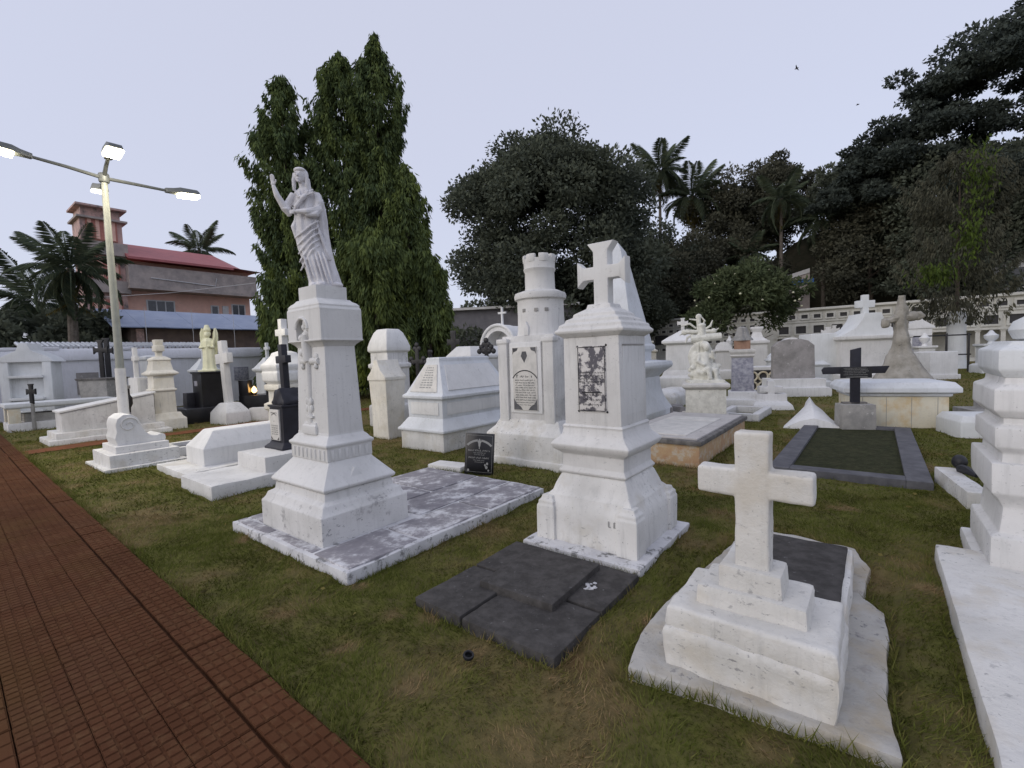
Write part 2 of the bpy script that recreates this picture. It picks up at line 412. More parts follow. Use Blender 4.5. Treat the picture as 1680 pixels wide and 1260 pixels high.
me = np_mesh('ground', V, np.stack([I, I + 1, I + nx + 1, I + nx], 1), 'dirt')
at = me.attributes.new('dry', 'FLOAT', 'POINT'); at.data.foreach_set('value', dryness(V[:, 0], V[:, 1]).astype(np.float32))
m, nt, b, N, L = newmat('turf_soil'); a_ = N('ShaderNodeAttribute'); a_.attribute_name = 'dry'
c = mix(nt, a_.outputs['Fac'], (.125, .128, .034), (.20, .145, .072))
c = mix(nt, mul(nt, ramp(nt, nz(nt, 9, 6, .7), .42, .62), .8), c, (.098, .084, .038))
c = mix(nt, mul(nt, ramp(nt, nz(nt, .6, 4, .6), .56, .68), .55), c, (.17, .085, .038))
L(c, b.inputs['Base Color']); b.inputs['Roughness'].default_value = .95; b.inputs['Specular IOR Level'].default_value = .08
bump(nt, b, nz(nt, 38, 6, .75), .8, .02)
me.materials.clear(); me.materials.append(m); me.polygons.foreach_set('use_smooth', [True] * len(me.polygons))
ground = bpy.data.objects.new('ground', me); COL.objects.link(ground); struct(ground)

# paved path of embossed red tiles
def pst(s, t, z): return (s * PD[0] + t * PN[0], s * PD[1] + t * PN[1], z)
PA = math.atan2(PD[1], PD[0])
path = MB(); path.add([pst(-14, -1.3, .006), pst(-14, .972, .006), pst(34, .972, .006), pst(34, -1.3, .006)], [[0, 1, 2, 3]])
path.add([pst(-14, .972, -.06), pst(-14, .972, .006), pst(34, .972, .006), pst(34, .972, -.06)], [[0, 1, 2, 3]])
path = struct(path.build('path', 'pathbed'))
TS = .22
def tile_mb(mb, cx, cy, w, d, dz=0, ang=0, k=4):
    ca, sa = math.cos(ang), math.sin(ang)
    def q(x, y, z): return (cx + x * ca - y * sa, cy + x * sa + y * ca, z + dz)
    def blk(x0, x1, y0, y1, z0, z1, e):
        mb.add([q(x0, y0, z0), q(x1, y0, z0), q(x1, y1, z0), q(x0, y1, z0), q(x0 + e, y0 + e, z1), q(x1 - e, y0 + e, z1), q(x1 - e, y1 - e, z1), q(x0 + e, y1 - e, z1)],
               [[4, 5, 6, 7], [0, 1, 5, 4], [1, 2, 6, 5], [2, 3, 7, 6], [3, 0, 4, 7]])
    blk(-w / 2, w / 2, -d / 2, d / 2, .006, .024, .002)
    cw, cd = w / k, d / k
    for i in range(k):
        for j in range(k):
            blk(-w / 2 + i * cw + .0045, -w / 2 + (i + 1) * cw - .0045, -d / 2 + j * cd + .0045, -d / 2 + (j + 1) * cd - .0045, .0235, .0295, .003)
tm = MB(); tile_mb(tm, 0, 0, TS - .003, TS - .002); tile_me = tm.data('tile', 'paver', smooth=False)
tm = MB(); tile_mb(tm, 0, 0, TS * 1.36 - .007, .196 - .004, k=4); edge_me = tm.data('edge_tile', 'paver', smooth=False)
rest = MB()
for row in range(9):
    t = .757 - TS / 2 - row * (TS - .003)
    for i in range(140):
        s = -7 + (i + .5 * (row % 2) * 0) * TS
        x, y, _ = pst(s, t, 0)
        if t > .06 and .75 < s < 15.5:
            inst('tile', tile_me, path, (x, y, random.uniform(-.002, .002)), (random.uniform(-.012, .012), random.uniform(-.012, .012), PA + random.uniform(-.012, .012)))
        elif y > -1.5 and s < 22: tile_mb(rest, x, y, TS - .007, TS - .007, random.uniform(-.002, .002), PA, k=2)
for i in range(100):
    s = -7 + i * TS * 1.36; x, y, _ = pst(s, .866, 0)
    if .7 < s < 15.5: inst('edge_tile', edge_me, path, (x, y, random.uniform(-.004, .004)), (random.uniform(-.02, .02), random.uniform(-.015, .015), PA + random.uniform(-.015, .015)))
    elif y > -1.5 and s < 22: tile_mb(rest, x, y, TS * 1.36 - .007, .192, 0, PA, k=2)
stuff(rest.build('paving', 'paver', path, smooth=False))

# bare laterite footpaths between the rows
def strip(name, pts, w, z=.012):
    mb = MB(); n = len(pts); L_, R_ = [], []
    for i, p in enumerate(pts):
        a, b2 = Vector(pts[max(i - 1, 0)]), Vector(pts[min(i + 1, n - 1)]); d = (b2 - a).normalized(); q = Vector((-d.y, d.x))
        ww = w * (1 + .22 * math.sin(i * 1.7 + w))
        L_.append(Vector(p) + q * ww); R_.append(Vector(p) - q * ww)
    mb.add([(*p, z) for p in L_ + R_], [[i, i + 1, n + i + 1, n + i] for i in range(n - 1)])
    return struct(mb.build(name, 'dirt', smooth=False))
strip('dirt_path', [(-11.2 + .5 * i + .1 * math.sin(i), 7.55 + .64 * i + .12 * math.sin(i * 1.9)) for i in range(32)], .36)

# boundary wall with its coping
U2 = (.616, .788)
wl_ = thing('boundary_wall', 'long whitewashed boundary wall with a rounded coping behind the left graves', 'wall', (-16.5, 16.2))
w = MB(); w.box(-.28, 0, -7, 52, -.05, 2.02); w.build('wall_body', 'white_wall', wl_)
w = MB(); w.prism_y([(-.36, 2.02), (.09, 2.02), (.10, 2.10), (.05, 2.34), (-.05, 2.43), (-.22, 2.43), (-.33, 2.34), (-.37, 2.10)], -7, 52)
w.build('coping', 'white_wall', wl_, rough=(.9, .03, 1.2))
w = MB()
for k, (ya, yb, z) in enumerate([(-5.4, -4.2, 2.40), (-4.3, -2.9, 2.38), (-3.0, -1.4, 2.40), (-1.5, .6, 2.37), (1.6, 2.7, 2.38)]):
    w.box(-.34, .07, ya, yb, z, z + .11)
w.build('loose_coping_layer', 'white_wall', wl_, bevel=.03, rough=(.3, .04, 3))
for yy, h in ((-3.2, .9), (1.0, .8), (6.3, .6)):
    w = MB(); w.box(.002, .035, yy, yy + .62, 1.55 - h, 1.55); w.build('wall_tablet', 'greyslab' if yy < 3 else 'marble_grey', wl_, bevel=.008)

# ------------------------------------------------------------------ statue monument (left of centre)
g = thing('statue_monument', 'tall white pedestal with relief cross on a flaking flagstone grave slab, carrying the robed statue', 'monument', (-1.22, 4.83), foot=(1.0, 1.27))
MX, MY = -.109, -.681
b = MB(); b.box(-.98, .98, -1.26, 1.26, -.04, .094); sl = b.build('slab', 'slab_edge', g, bevel=.012, rough=(.12, .012, 3))
for x0, x1, y0, y1 in [(-.95, -.02, -.21, .45), (-.95, -.02, .47, 1.23), (.0, .48, -.16, 1.23), (.5, .95, -.55, .33), (.5, .95, .35, 1.23), (.46, .95, -1.23, -.57), (-.30, .44, -1.23, -1.13), (-.95, -.32, -1.23, -1.13), (-.95, -.66, -1.11, -.23)]:
    s_ = MB(); z = .104 + random.uniform(0, .006); s_.box(x0 + .008, x1 - .008, y0 + .008, y1 - .008, .08, z); s_.build('flagstone', 'slab_flaked', sl, bevel=.006)
def part(par, name, mat, lv, cx=0, cy=0, bevel=.008, **k):
    return MB().tiers(lv, cx, cy).build(name, mat, par, bevel, **k)
part(g, 'base_block', M['white_mossy'], [(.53, .44, .09), (.53, .44, .335), (.515, .425, .35), (.50, .41, .37), (.485, .395, .41), (.44, .35, .435), (.43, .34, .50)], MX, MY, rough=(.09, .005, 4))
sk = part(g, 'skirt', 'white_clean', [(.405, .315, .49), (.455, .36, .515), (.463, .368, .535), (.455, .36, .55), (.315, .225, .715), (.31, .22, .73)], MX, MY, .006)
b = MB()
for s in (-1, 1): pass
b.add([(MX + .335, MY - .02, .67), (MX + .425, MY - .10, .575), (MX + .425, MY + .06, .575), (MX + .39, MY - .02, .60 + .06), (MX + .37, MY - .02, .56)], [[0, 1, 3], [0, 3, 2], [1, 2, 3], [0, 2, 4], [0, 4, 1], [1, 4, 2]])
b.build('skirt_fin', 'white_clean', sk)
fr = part(g, 'frieze', 'white_clean', [(.295, .215, .715), (.31, .228, .735), (.31, .228, .845), (.325, .243, .865), (.325, .243, .882), (.30, .22, .90), (.285, .205, .925), (.262, .178, .95), (.262, .178, .972)], MX, MY, .004)
lf = MB(); lf.prism_z([(0, -.004), (.026, -.010), (.034, 0), (.012, .004)], 0, .085)
lfm = lf.data('frieze_leaf', M['white_clean'], bevel=.003)
for i in range(8):
    inst('frieze_leaf', lfm, fr, (MX - .27 + i * .073, MY - .229, .747))
    if i < 6: inst('frieze_leaf', lfm, fr, (MX + .311, MY - .195 + i * .069, .747), (0, 0, R(90)))
sh = part(g, 'shaft', 'white_clean', [(.262, .175, .965), (.232, .150, 1.76)], MX, MY, .004)
b = MB(); FY = MY - .165                             # relief cross with scrollwork on the front of the shaft
b.tube([(MX - .03, FY, 1.02), (MX - .03, FY + .008, 1.62)], .030, 10)
b.tube([(MX - .15, FY + .015, 1.62), (MX + .14, FY + .015, 1.62)], .034, 10)
for dx in (-.13, -.03, .10): b.ell((MX + dx, FY, 1.575), (.022, .018, .03)); b.ell((MX + dx, FY + .01, 1.66), (.03, .02, .03))
b.tube([(MX - .03, FY, 1.62), (MX - .03, FY - .01, 1.86)], .045, 10)
for dz in (1.70, 1.77, 1.83): b.ell((MX - .055 + .03 * math.sin(dz * 40), FY - .02, dz), (.032, .03, .036))
for dx, dz in ((-.065, 1.19), (.005, 1.19), (-.06, 1.26), (.0, 1.25), (-.03, 1.14)): b.ell((MX + dx, FY - .01, dz), (.021, .018, .035))
b.box(MX - .085, MX + .03, FY - .03, FY + .03, 1.105, 1.122)
b.build('relief_cross', 'white_clean', sh)
part(sh, 'relief_step', 'white_clean', [(.115, .035, .955), (.115, .035, 1.03), (.10, .022, 1.045), (.10, .022, 1.06)], MX - .03, MY - .165, .004)
# head block with arched niche on its front
hb = thing_tmp = None
b = MB(); x0, x1, y0, y1, z0, z1 = MX - .285, MX + .285, MY - .205, MY + .205, 1.80, 2.075
ncx, nr, nzb = MX - .03, .105, 1.88
arcp = [(ncx - nr, z0 + .0)] + [(ncx + nr * math.cos(R(180 - a)), nzb + .03 + nr * math.sin(R(a))) for a in range(0, 181, 15)] + [(ncx + nr, z0)]
b.prism_y([(x0, z0), (x0, z1), (x1, z1), (x1, z0)] + arcp[::-1], y0, y0 + .07)
b.box(x0, x1, y0 + .068, y1, z0, z1)
hb = b.build('head_block', 'white_clean', g)
part(hb, 'necking', 'white_clean', [(.232, .152, 1.745), (.245, .165, 1.765), (.272, .192, 1.79), (.29, .21, 1.797), (.29, .21, 1.81)], MX, MY, .003)
part(hb, 'cap_moulding', 'white_clean', [(.287, .207, 2.072), (.278, .205, 2.09), (.27, .2, 2.10), (.272, .202, 2.115), (.24, .19, 2.14), (.2, .175, 2.155), (.175, .165, 2.175)], MX, MY, .004)
b = MB(); b.tube([(ncx + (nr - .006) * math.cos(R(180 - a)), y0 - .004, nzb + .03 + (nr - .006) * math.sin(R(a))) for a in range(0, 181, 12)], .014, 8)
b.build('niche_moulding', 'white_clean', hb)
b = MB()
for dx, dz, r in ((0, .05, .05), (-.03, .01, .04), (.035, .0, .045), (.0, -.05, .05), (-.035, -.06, .035), (.045, .06, .03), (.02, .095, .03)): b.ell((ncx + .02 + dx, y0 + .045, nzb + .04 + dz), (r, .04, r))
b.build('niche_carving', 'white_clean', hb)
part(g, 'statue_plinth', 'white_clean', [(.152, .152, 2.17), (.152, .152, 2.295)], MX, MY, .005)

# ------------------------------------------------------------------ central tomb with flared cross
c1 = thing('cross_tomb', 'white moulded pedestal tomb with stained plaque, topped by a cross with flared ends', 'tomb', (.802, 3.973), foot=(.51, .56))
b = MB(); b.box(-.52, .52, -.575, .56, -.04, .058); b.build('kerb_base', 'slab_edge', c1, bevel=.015, rough=(.07, .014, 5))
bb = part(c1, 'base_block', M['white_old'], [(.42, .42, .05), (.42, .42, .30), (.41, .41, .335), (.40, .40, .37), (.385, .385, .39), (.375, .375, .43), (.345, .345, .46), (.325, .325, .52), (.30, .30, .575), (.285, .285, .60)], 0, 0, .008, rough=(.07, .005, 5))
for sx, sy in ((-1, -1), (1, -1), (1, 1), (-1, 1)):
    part(bb, 'corner_pier', M['white_old'], [(.085, .085, .052), (.085, .085, .335), (.075, .075, .35), (.075, .075, .375), (.055, .055, .395), (.05, .05, .42)], sx * .362, sy * .362, .012, rough=(.07, .006, 5))
b = MB()                                              # two dark flaked marks, like letters, on the front of the base
for x, z, ww, hh in ((.205, .262, .009, .045), (.209, .258, .017, .008), (.250, .262, .010, .042), (.256, .300, .022, .008), (.256, .262, .018, .007), (.285, .305, .02, .008), (.33, .297, .018, .012)):
    b.add([(x, -.4275, z), (x + ww, -.4275, z), (x + ww, -.4275, z + hh), (x, -.4275, z + hh)], [[0, 1, 2, 3]])
b.build('flaked_marks', 'ink_grey', bb, smooth=False)
part(c1, 'waist', M['white'], [(.283, .283, .595), (.30, .30, .61), (.305, .305, .625), (.29, .29, .645), (.278, .278, .66), (.278, .278, .765), (.30, .30, .785), (.335, .335, .81), (.35, .35, .84), (.352, .352, .855), (.33, .33, .88), (.30, .30, .905), (.278, .278, .935), (.268, .268, .985), (.275, .275, 1.0), (.262, .262, 1.015)], 0, 0, .005, rough=(.09, .004, 5))
shf = part(c1, 'shaft', 'white', [(.255, .258, 1.01), (.248, .262, 1.745)], 0, 0, .006)
b = MB(); b.box(.2475, .2545, -.20, .20, 1.10, 1.66); b.build('side_panel', 'white_clean', shf, bevel=.003)
b = MB(); b.box(.2545, .258, -.21, .21, 1.655, 1.668); b.build('panel_lip', 'cement', shf)
pq = MB(); pq.box(-.115, .135, -.272, -.25, 1.13, 1.66); pq = pq.build('plaque', 'stained', shf, bevel=.004)
b = MB()
border(b, -.112, .132, 1.135, 1.655, .006, -.2735)
for z in (1.44, 1.415, 1.39, 1.365): scribble(b, -.10, .12, z, .014, -.2735, 3)
for z in (1.26, 1.22, 1.18): scribble(b, -.07, .09, z, .016, -.2735, 3)
flat(b, [(-.08, 1.28), (.10, 1.28), (.10, 1.29), (-.08, 1.29)], -.2735)
b.build('inscription', 'ink', pq, smooth=False)
for x, z in ((-.118, 1.13), (.14, 1.13), (.14, 1.665), (-.118, 1.66)):
    b = MB(); b.ell((x, -.262, z), (.009, .009, .009), 8, 6); b.build('bolt', 'iron', pq)
part(c1, 'cornice', M['white'], [(.252, .265, 1.735), (.28, .285, 1.755), (.305, .305, 1.77), (.31, .31, 1.79), (.285, .285, 1.815), (.28, .28, 1.84), (.245, .245, 1.86), (.24, .24, 1.885), (.195, .195, 1.905), (.19, .19, 1.93), (.155, .155, 1.95), (.11, .11, 1.975), (.10, .10, 2.01)], 0, 0, .006, rough=(.06, .004, 7))
b = MB(); latin(b, .066, .222, .055, 2.0, 2.525, 2.275, .054, flare=.058, tflare=.058)
b.build('cross', M['white_clean'], c1, bevel=.012)

ds = thing('dark_grave_slab', 'low blackened stone slab of four pieces with a smaller slab on top, before the flared-cross tomb', 'grave slab', (.081, 3.052), foot=(.55, .57))
for x0, x1, y0, y1 in ((-.54, -.13, -.555, .02), (-.12, .54, -.555, -.03), (-.54, -.13, .03, .55), (-.12, .54, -.02, .55)):
    b = MB(); b.box(x0 + .004, x1 - .004, y0 + .004, y1 - .004, -.05, .052 + random.uniform(-.006, .005)); b.build('slab_stone', 'slate', ds, bevel=.012, rough=(.08, .006, 6))
b = MB(); b.box(-.28, .29, -.2, .46, .03, .098); b.build('top_slab', 'slate', ds, bevel=.012, rough=(.08, .006, 6), rot=(0, 0, R(1.5)))
b = MB()
for k in range(9):
    qx_, qy_, q = .345 + random.gauss(0, .03), .20 + random.gauss(0, .03), random.uniform(.008, .022)
    b.prism_z([(qx_ + q * random.uniform(.5, 1.4) * math.cos(a * .7), qy_ + q * random.uniform(.5, 1.2) * math.sin(a * .7)) for a in range(9)], .045, .0565 + k * .0004)
stuff(b.build('paint_splash', 'slab_edge', ds))

# ------------------------------------------------------------------ foreground cross grave
fc = thing('cross_grave', 'thickly limewashed stepped cross grave in the foreground with a dark slab behind it', 'grave', (1.167, 2.242), foot=None)
poly = [(.53, 2.23), (.66, 2.50), (.86, 2.76), (1.10, 3.02), (1.42, 3.34), (1.80, 3.75), (2.05, 3.98), (2.30, 3.80), (2.58, 3.48), (2.45, 3.16), (2.12, 2.79), (2.12, 2.62), (1.95, 2.38), (1.79, 2.19), (1.62, 1.98), (1.54, 1.86), (1.42, 1.66), (1.28, 1.77), (1.14, 1.85), (1.01, 1.93), (.88, 2.03), (.76, 2.09), (.63, 2.17)]
cz, sz = math.cos(-RZ), math.sin(-RZ)
pl = [((x - 1.167) * cz - (y - 2.242) * sz, (x - 1.167) * sz + (y - 2.242) * cz) for x, y in poly]
b = MB(); b.prism_z(pl, -.06, .034); b.build('apron', 'white_apron', fc, bevel=.012, rough=(.05, .012, 5))
FEET.append(('poly', poly))
part(fc, 'lower_step', M['white_fore'], [(.350, .265, .0), (.362, .270, .09), (.37, .277, .20), (.36, .268, .235)], 0, 0, .02, rough=(.035, .016, 6))
part(fc, 'middle_step', M['white_fore'], [(.352, .256, .21), (.358, .26, .25), (.352, .254, .325), (.335, .24, .335)], 0, 0, .02, rough=(.04, .009, 5))
part(fc, 'upper_step', M['white_fore'], [(.245, .155, .31), (.238, .15, .43)], 0, .01, .022, rough=(.03, .007, 6))
part(fc, 'cross_socket', M['white_fore'], [(.142, .112, .41), (.136, .108, .535)], -.005, .01, .018, rough=(.03, .006, 6))
b = MB(); latin(b, .076, .252, .058, .51, 1.195, .945, .066)
b.build('cross', M['white_fore'], fc, bevel=.016, seg=3, rough=(.03, .006, 6))
b = MB(); b.box(-.34, .36, .27, 1.42, .0, .19); b.build('grave_curb', 'white_fore', fc, bevel=.03, rough=(.06, .015, 4))
b = MB(); b.box(-.27, .325, .285, 1.36, .15, .215); b.build('dark_slab', 'slate', fc, bevel=.01, rough=(.08, .005, 6))

# ------------------------------------------------------------------ right-hand tiered monument
rt = thing('tiered_monument', 'white monument of stacked square tiers at the right edge on a broad white slab', 'monument', (3.07, 1.88), foot=(.93, 1.2))
b = MB(); b.box(-.9, .9, -1.3, 1.17, -.05, .115); b.build('slab', 'white_fore', rt, bevel=.018, rough=(.08, .01, 4))
TX, TY = -.15, 1.29
tw = [(.50, .40, .10), (.50, .40, .31), (.455, .355, .33), (.44, .34, .5), (.47, .37, .56), (.505, .405, .60), (.505, .405, .80)]
part(rt, 'lower_tier', M['white'], tw, TX, TY, .012, rough=(.12, .006, 4))
part(rt, 'second_tier', M['white'], [(.455, .355, .79), (.45, .35, .86), (.492, .392, .90), (.492, .392, 1.03), (.45, .35, 1.05), (.45, .35, 1.10)], TX, TY, .012, rough=(.12, .006, 4))
part(rt, 'third_tier', M['white'], [(.46, .36, 1.09), (.505, .405, 1.14), (.505, .405, 1.28), (.45, .35, 1.31), (.445, .345, 1.36)], TX, TY, .012, rough=(.12, .006, 4))
part(rt, 'top_tier', M['white_blue'], [(.45, .35, 1.35), (.485, .385, 1.40), (.485, .385, 1.53), (.43, .33, 1.56), (.42, .32, 1.585)], TX, TY, .012)
b = MB(); b.lathe([(.30, 1.58), (.36, 1.60), (.385, 1.66), (.36, 1.72), (.26, 1.78), (.16, 1.83), (.2, 1.9), (.22, 1.98), (.17, 2.08), (.05, 2.14)], 28, TX, TY); b.build('urn', 'white_blue', rt)
b = MB(); b.box(TX - .55, TX + .55, 1.1, TY + .5, -.05, .09); b.build('footing', 'white', rt, bevel=.02)
kb = thing('kerb_fragment', 'detached white kerb piece lying beside the tiered monument at right', 'kerb', (4.62, 4.75), R(-30), foot=(.13, .6))
b = MB(); b.box(-.09, .09, -.55, .55, -.03, .17); b.build('kerb_stone', 'white_old', kb, bevel=.015, rough=(.1, .01, 5))
p_ = MB(); p_.ell((.02, .3, .24), (.07, .09, .08)); p_.tube([(.02, .1, .2), (.06, .0, .21), (.12, -.15, .19)], [.05, .045, .02])
o = p_.build('dark_bundle', 'iron', None, loc=(4.80, 4.95, 0), rot=(0, 0, R(-40))); tag(o, 'small dark bundle lying on the white kerb piece at right', 'bundle')
# ------------------------------------------------------------------ robed statue
def sculpt(name, mb, mat, parent, voxel, it=3, **k):
    o = mb.build(name, mat, parent, **k)
    r = o.modifiers.new('Remesh', 'REMESH'); r.mode = 'VOXEL'; r.voxel_size = voxel; r.use_smooth_shade = True
    s = o.modifiers.new('Smooth', 'SMOOTH'); s.factor = .5; s.iterations = it
    return o
def robe(mb, secs, n=40, folds=9, amp=.07, twist=0.0, ph=0.0):
    rings = []
    for i, (cx, cy, rx, ry, z) in enumerate(secs):
        r = []
        for j in range(n):
            a = 2 * math.pi * j / n
            f = 1 + amp * (math.sin(folds * a + twist * z + ph) + .5 * math.sin((folds * 1.7) * a - twist * z * 1.6 + 1.3))
            r.append((cx + rx * f * math.cos(a), cy + ry * f * math.sin(a), z))
        rings.append(r)
    return mb.loft(rings)
stx, sty = loc2w(g, MX, MY)
st = thing('robed_statue', 'pale carved statue of a robed figure with one raised hand, standing on the tall pedestal', 'statue', (stx, sty, 2.293), R(4))
b = MB()
robe(b, [(.0, 0, .115, .10, .0), (-.005, 0, .105, .095, .06), (-.03, 0, .10, .09, .15), (-.06, 0, .10, .085, .25), (-.085, -.005, .11, .085, .36), (-.10, 0, .115, .085, .47), (-.11, 0, .105, .08, .56), (-.115, .005, .092, .072, .66), (-.115, .01, .098, .075, .75), (-.11, .012, .104, .07, .82), (-.11, .012, .088, .055, .87), (-.118, .01, .035, .035, .91)], folds=8, amp=.06, twist=5, ph=.6)
robe(b, [(.10, .03, .075, .05, .0), (.085, .035, .06, .05, .10), (.06, .04, .05, .05, .22), (.035, .045, .05, .05, .36), (.015, .05, .055, .055, .5), (.005, .05, .06, .055, .62), (-.01, .05, .06, .055, .74), (-.03, .045, .05, .05, .86)], folds=6, amp=.10, twist=4)
b.ell((.135, -.02, .02), (.06, .05, .028)); b.ell((.02, -.075, .02), (.045, .06, .026)); b.ell((-.045, -.06, .02), (.04, .055, .026))
def fold(pts, r): b.tube(pts, r if isinstance(r, (list, tuple)) else [r * .5] + [r] * (len(pts) - 2) + [r * .5], 8)
for k in range(5):                                     # mantle swept across the hips to the left
    z = .60 - k * .055
    fold([(.02 - k * .002, -.05, z), (-.04, -.088, z - .05), (-.12, -.095 + k * .004, z - .12 - k * .012), (-.19 + k * .006, -.06, z - .15 - k * .02)], .012)
for k in range(6):
    x = -.13 + k * .036
    fold([(x - .01, -.07, .37 - k * .012), (x + .02, -.088, .24), (x + .055, -.095, .10), (x + .075, -.085, .02)], .011)
fold([(-.18, -.03, .66), (-.205, -.04, .55), (-.19, -.045, .44)], .03)
fold([(-.13, -.05, .30), (-.155, -.04, .25), (-.135, -.05, .19)], .022)
fold([(-.02, -.04, .88), (-.09, -.085, .80), (-.16, -.085, .72), (-.2, -.05, .66)], .020)
for k in range(3): fold([(-.01 + k * .012, -.055, .60 - k * .05), (.03 + k * .012, -.02, .45 - k * .05), (.06 + k * .02, -.01, .25)], .014)
for k in range(4): fold([(-.19 + k * .05, -.02 - .02 * k, .87), (-.13 + k * .012, -.085, .80), (-.05 + k * .02, -.07, .85)], .010)
# arms
b.tube([(-.20, .0, .845), (-.25, -.02, .76), (-.275, -.045, .715)], [.040, .036, .030], 10)
b.tube([(-.275, -.045, .715), (-.325, -.08, .82), (-.345, -.09, .895)], [.034, .026, .017], 10)
b.tube([(-.235, -.02, .79), (-.265, -.04, .70), (-.24, -.03, .65)], [.03, .045, .02], 10)
b.ell((-.348, -.092, .918), (.018, .012, .026))
for k, (dx, dz) in enumerate(((-.016, .060), (-.006, .068), (.004, .064), (.013, .054))):
    b.tube([(-.35 + dx * .5, -.092, .93), (-.348 + dx, -.094, .93 + dz * .6), (-.347 + dx * 1.05, -.100, .93 + dz)], [.0075, .007, .0055], 7)
b.tube([(-.335, -.094, .91), (-.32, -.102, .93), (-.316, -.104, .95)], [.008, .0075, .006], 7)
b.tube([(-.015, .01, .85), (.015, -.01, .76), (.012, -.04, .69)], [.042, .043, .036], 10)
b.tube([(.012, -.04, .69), (-.07, -.10, .665), (-.15, -.112, .665)], [.038, .03, .018], 10)
b.tube([(.03, -.03, .71), (.0, -.07, .645), (-.08, -.1, .635)], [.03, .032, .014], 8)
b.ell((-.168, -.112, .665), (.024, .014, .016))
for k in range(4): b.tube([(-.175, -.116, .675 - k * .008), (-.200, -.116, .672 - k * .009), (-.212, -.108, .668 - k * .009)], [.0065, .006, .005], 7)
b.tube([(-.17, -.118, .675), (-.175, -.124, .692), (-.18, -.122, .70)], [.007, .0065, .005], 7)
for k in range(3): fold([(.03, -.05, .73 - k * .03), (-.01, -.085, .70 - k * .028), (-.06, -.105, .69 - k * .025)], .009)
# head, hair and veil
hx, hy, hz = -.135, -.012, 1.005
b.tube([(-.118, .008, .87), (-.128, .0, .95)], [.036, .030], 10)
b.ell((hx, hy, hz), (.046, .052, .062)); b.ell((hx - .003, hy - .022, hz - .032), (.030, .030, .030))
b.tube([(hx - .006, hy - .050, hz + .012), (hx - .008, hy - .064, hz - .014)], [.006, .010], 7)
b.ell((hx - .007, hy - .050, hz - .036), (.014, .008, .006)); b.ell((hx - .006, hy - .046, hz - .056), (.014, .012, .011))
for s in (-1, 1): b.ell((hx - .006 + s * .018, hy - .044, hz + .022), (.014, .008, .005)); b.ell((hx - .006 + s * .018, hy - .044, hz + .006), (.008, .006, .005))
b.ell((hx + .006, hy + .018, hz + .022), (.060, .056, .058)); b.ell((hx, hy - .004, hz + .052), (.054, .052, .026))
for s in (-1, 1):
    b.tube([(hx + s * .050, hy, hz + .03), (hx + s * .058, hy - .004, hz - .03), (hx + s * .056, hy - .008, hz - .08), (hx + s * .062, hy, hz - .125)], [.016, .019, .018, .012], 8)
    b.ell((hx + s * .047, hy - .01, hz - .005), (.006, .012, .017))
b.tube([(hx + .02, hy + .05, hz), (hx + .02, hy + .06, hz - .10), (hx + .03, hy + .05, hz - .16)], [.045, .055, .05], 10)
sculpt('figure', b, 'statue', st, .0046, 2)

# ------------------------------------------------------------------ tower tomb
ct = thing('tower_tomb', 'white tomb shaped like a round castle turret on a block with a long inscribed plaque', 'tomb', (.476, 7.12), foot=(.72, .62))
part(ct, 'footing', 'white_old', [(.72, .62, -.04), (.72, .62, .11)], 0, 0, .02, rough=(.15, .015, 4))
part(ct, 'plinth', M['white_old'], [(.68, .58, .10), (.68, .58, .46), (.64, .54, .50), (.58, .48, .56), (.53, .43, .66)], 0, 0, .012, rough=(.12, .008, 4))
bd = part(ct, 'body', 'white_streaked', [(.50, .41, .64), (.49, .40, 1.80), (.46, .38, 1.90)], 0, 0, .012)
for x in (-.42, .40): part(bd, 'pilaster', 'white', [(.085, .06, .62), (.085, .06, 1.78), (.10, .075, 1.80), (.10, .075, 1.86)], x, -.39, .01)
fp = MB(); fp.box(-.30, .27, -.432, -.40, .76, 1.80); fp = fp.build('plaque_frame', 'white_clean', bd, bevel=.012)
pq = MB(); pq.box(-.235, .205, -.447, -.425, .80, 1.73); pq = pq.build('plaque', 'marble', fp, bevel=.006)
b = MB(); Y_ = -.4485; cx = -.015
for i in range(11): scribble(b, -.19, .165, 1.235 - i * .036, .019 - .004 * (i > 8), Y_, 4 + (i % 3 > 0))
scribble(b, -.10, .07, 1.285, .03, Y_, 2); scribble(b, -.165, -.13, 1.285, .04, Y_, 1); scribble(b, .10, .135, 1.285, .04, Y_, 1)
arc(b, cx, 1.12, .26, R(35), R(145), .016, Y_)
b.build('inscription', 'ink', pq, smooth=False)
b = MB(); flat(b, [(cx - .05, 1.62), (cx - .035, 1.665), (cx + .035, 1.665), (cx + .055, 1.60), (cx, 1.50), (cx - .06, 1.60)], Y_); b.build('emblem', 'ink_soft', pq, smooth=False)
for sx in (-1, 1):
    b = MB(); flat(b, [(cx + sx * .21, .81), (cx + sx * .21, .98), (cx + sx * .16, .90), (cx + sx * .09, .86), (cx + sx * .05, .81)], Y_); b.build('corner_ornament', 'ink_soft', pq, smooth=False)
    b = MB(); flat(b, [(cx + sx * .21, 1.72), (cx + sx * .21, 1.62), (cx + sx * .19, 1.66), (cx + sx * .13, 1.68), (cx + sx * .11, 1.72)], Y_); b.build('corner_ornament', 'ink_soft', pq, smooth=False)
b = MB(); b.lathe([(.37, 1.88), (.355, 2.0), (.345, 2.40), (.35, 2.42), (.385, 2.44), (.395, 2.49), (.38, 2.53), (.30, 2.56), (.235, 2.57), (.225, 2.62), (.222, 2.84), (.235, 2.86), (.245, 2.89), (.235, 2.91), (.238, 3.035), (.19, 3.045), (.10, 3.045)], 40)
tw_ = b.build('turret', M['white'], ct, rough=(.12, .008, 5))
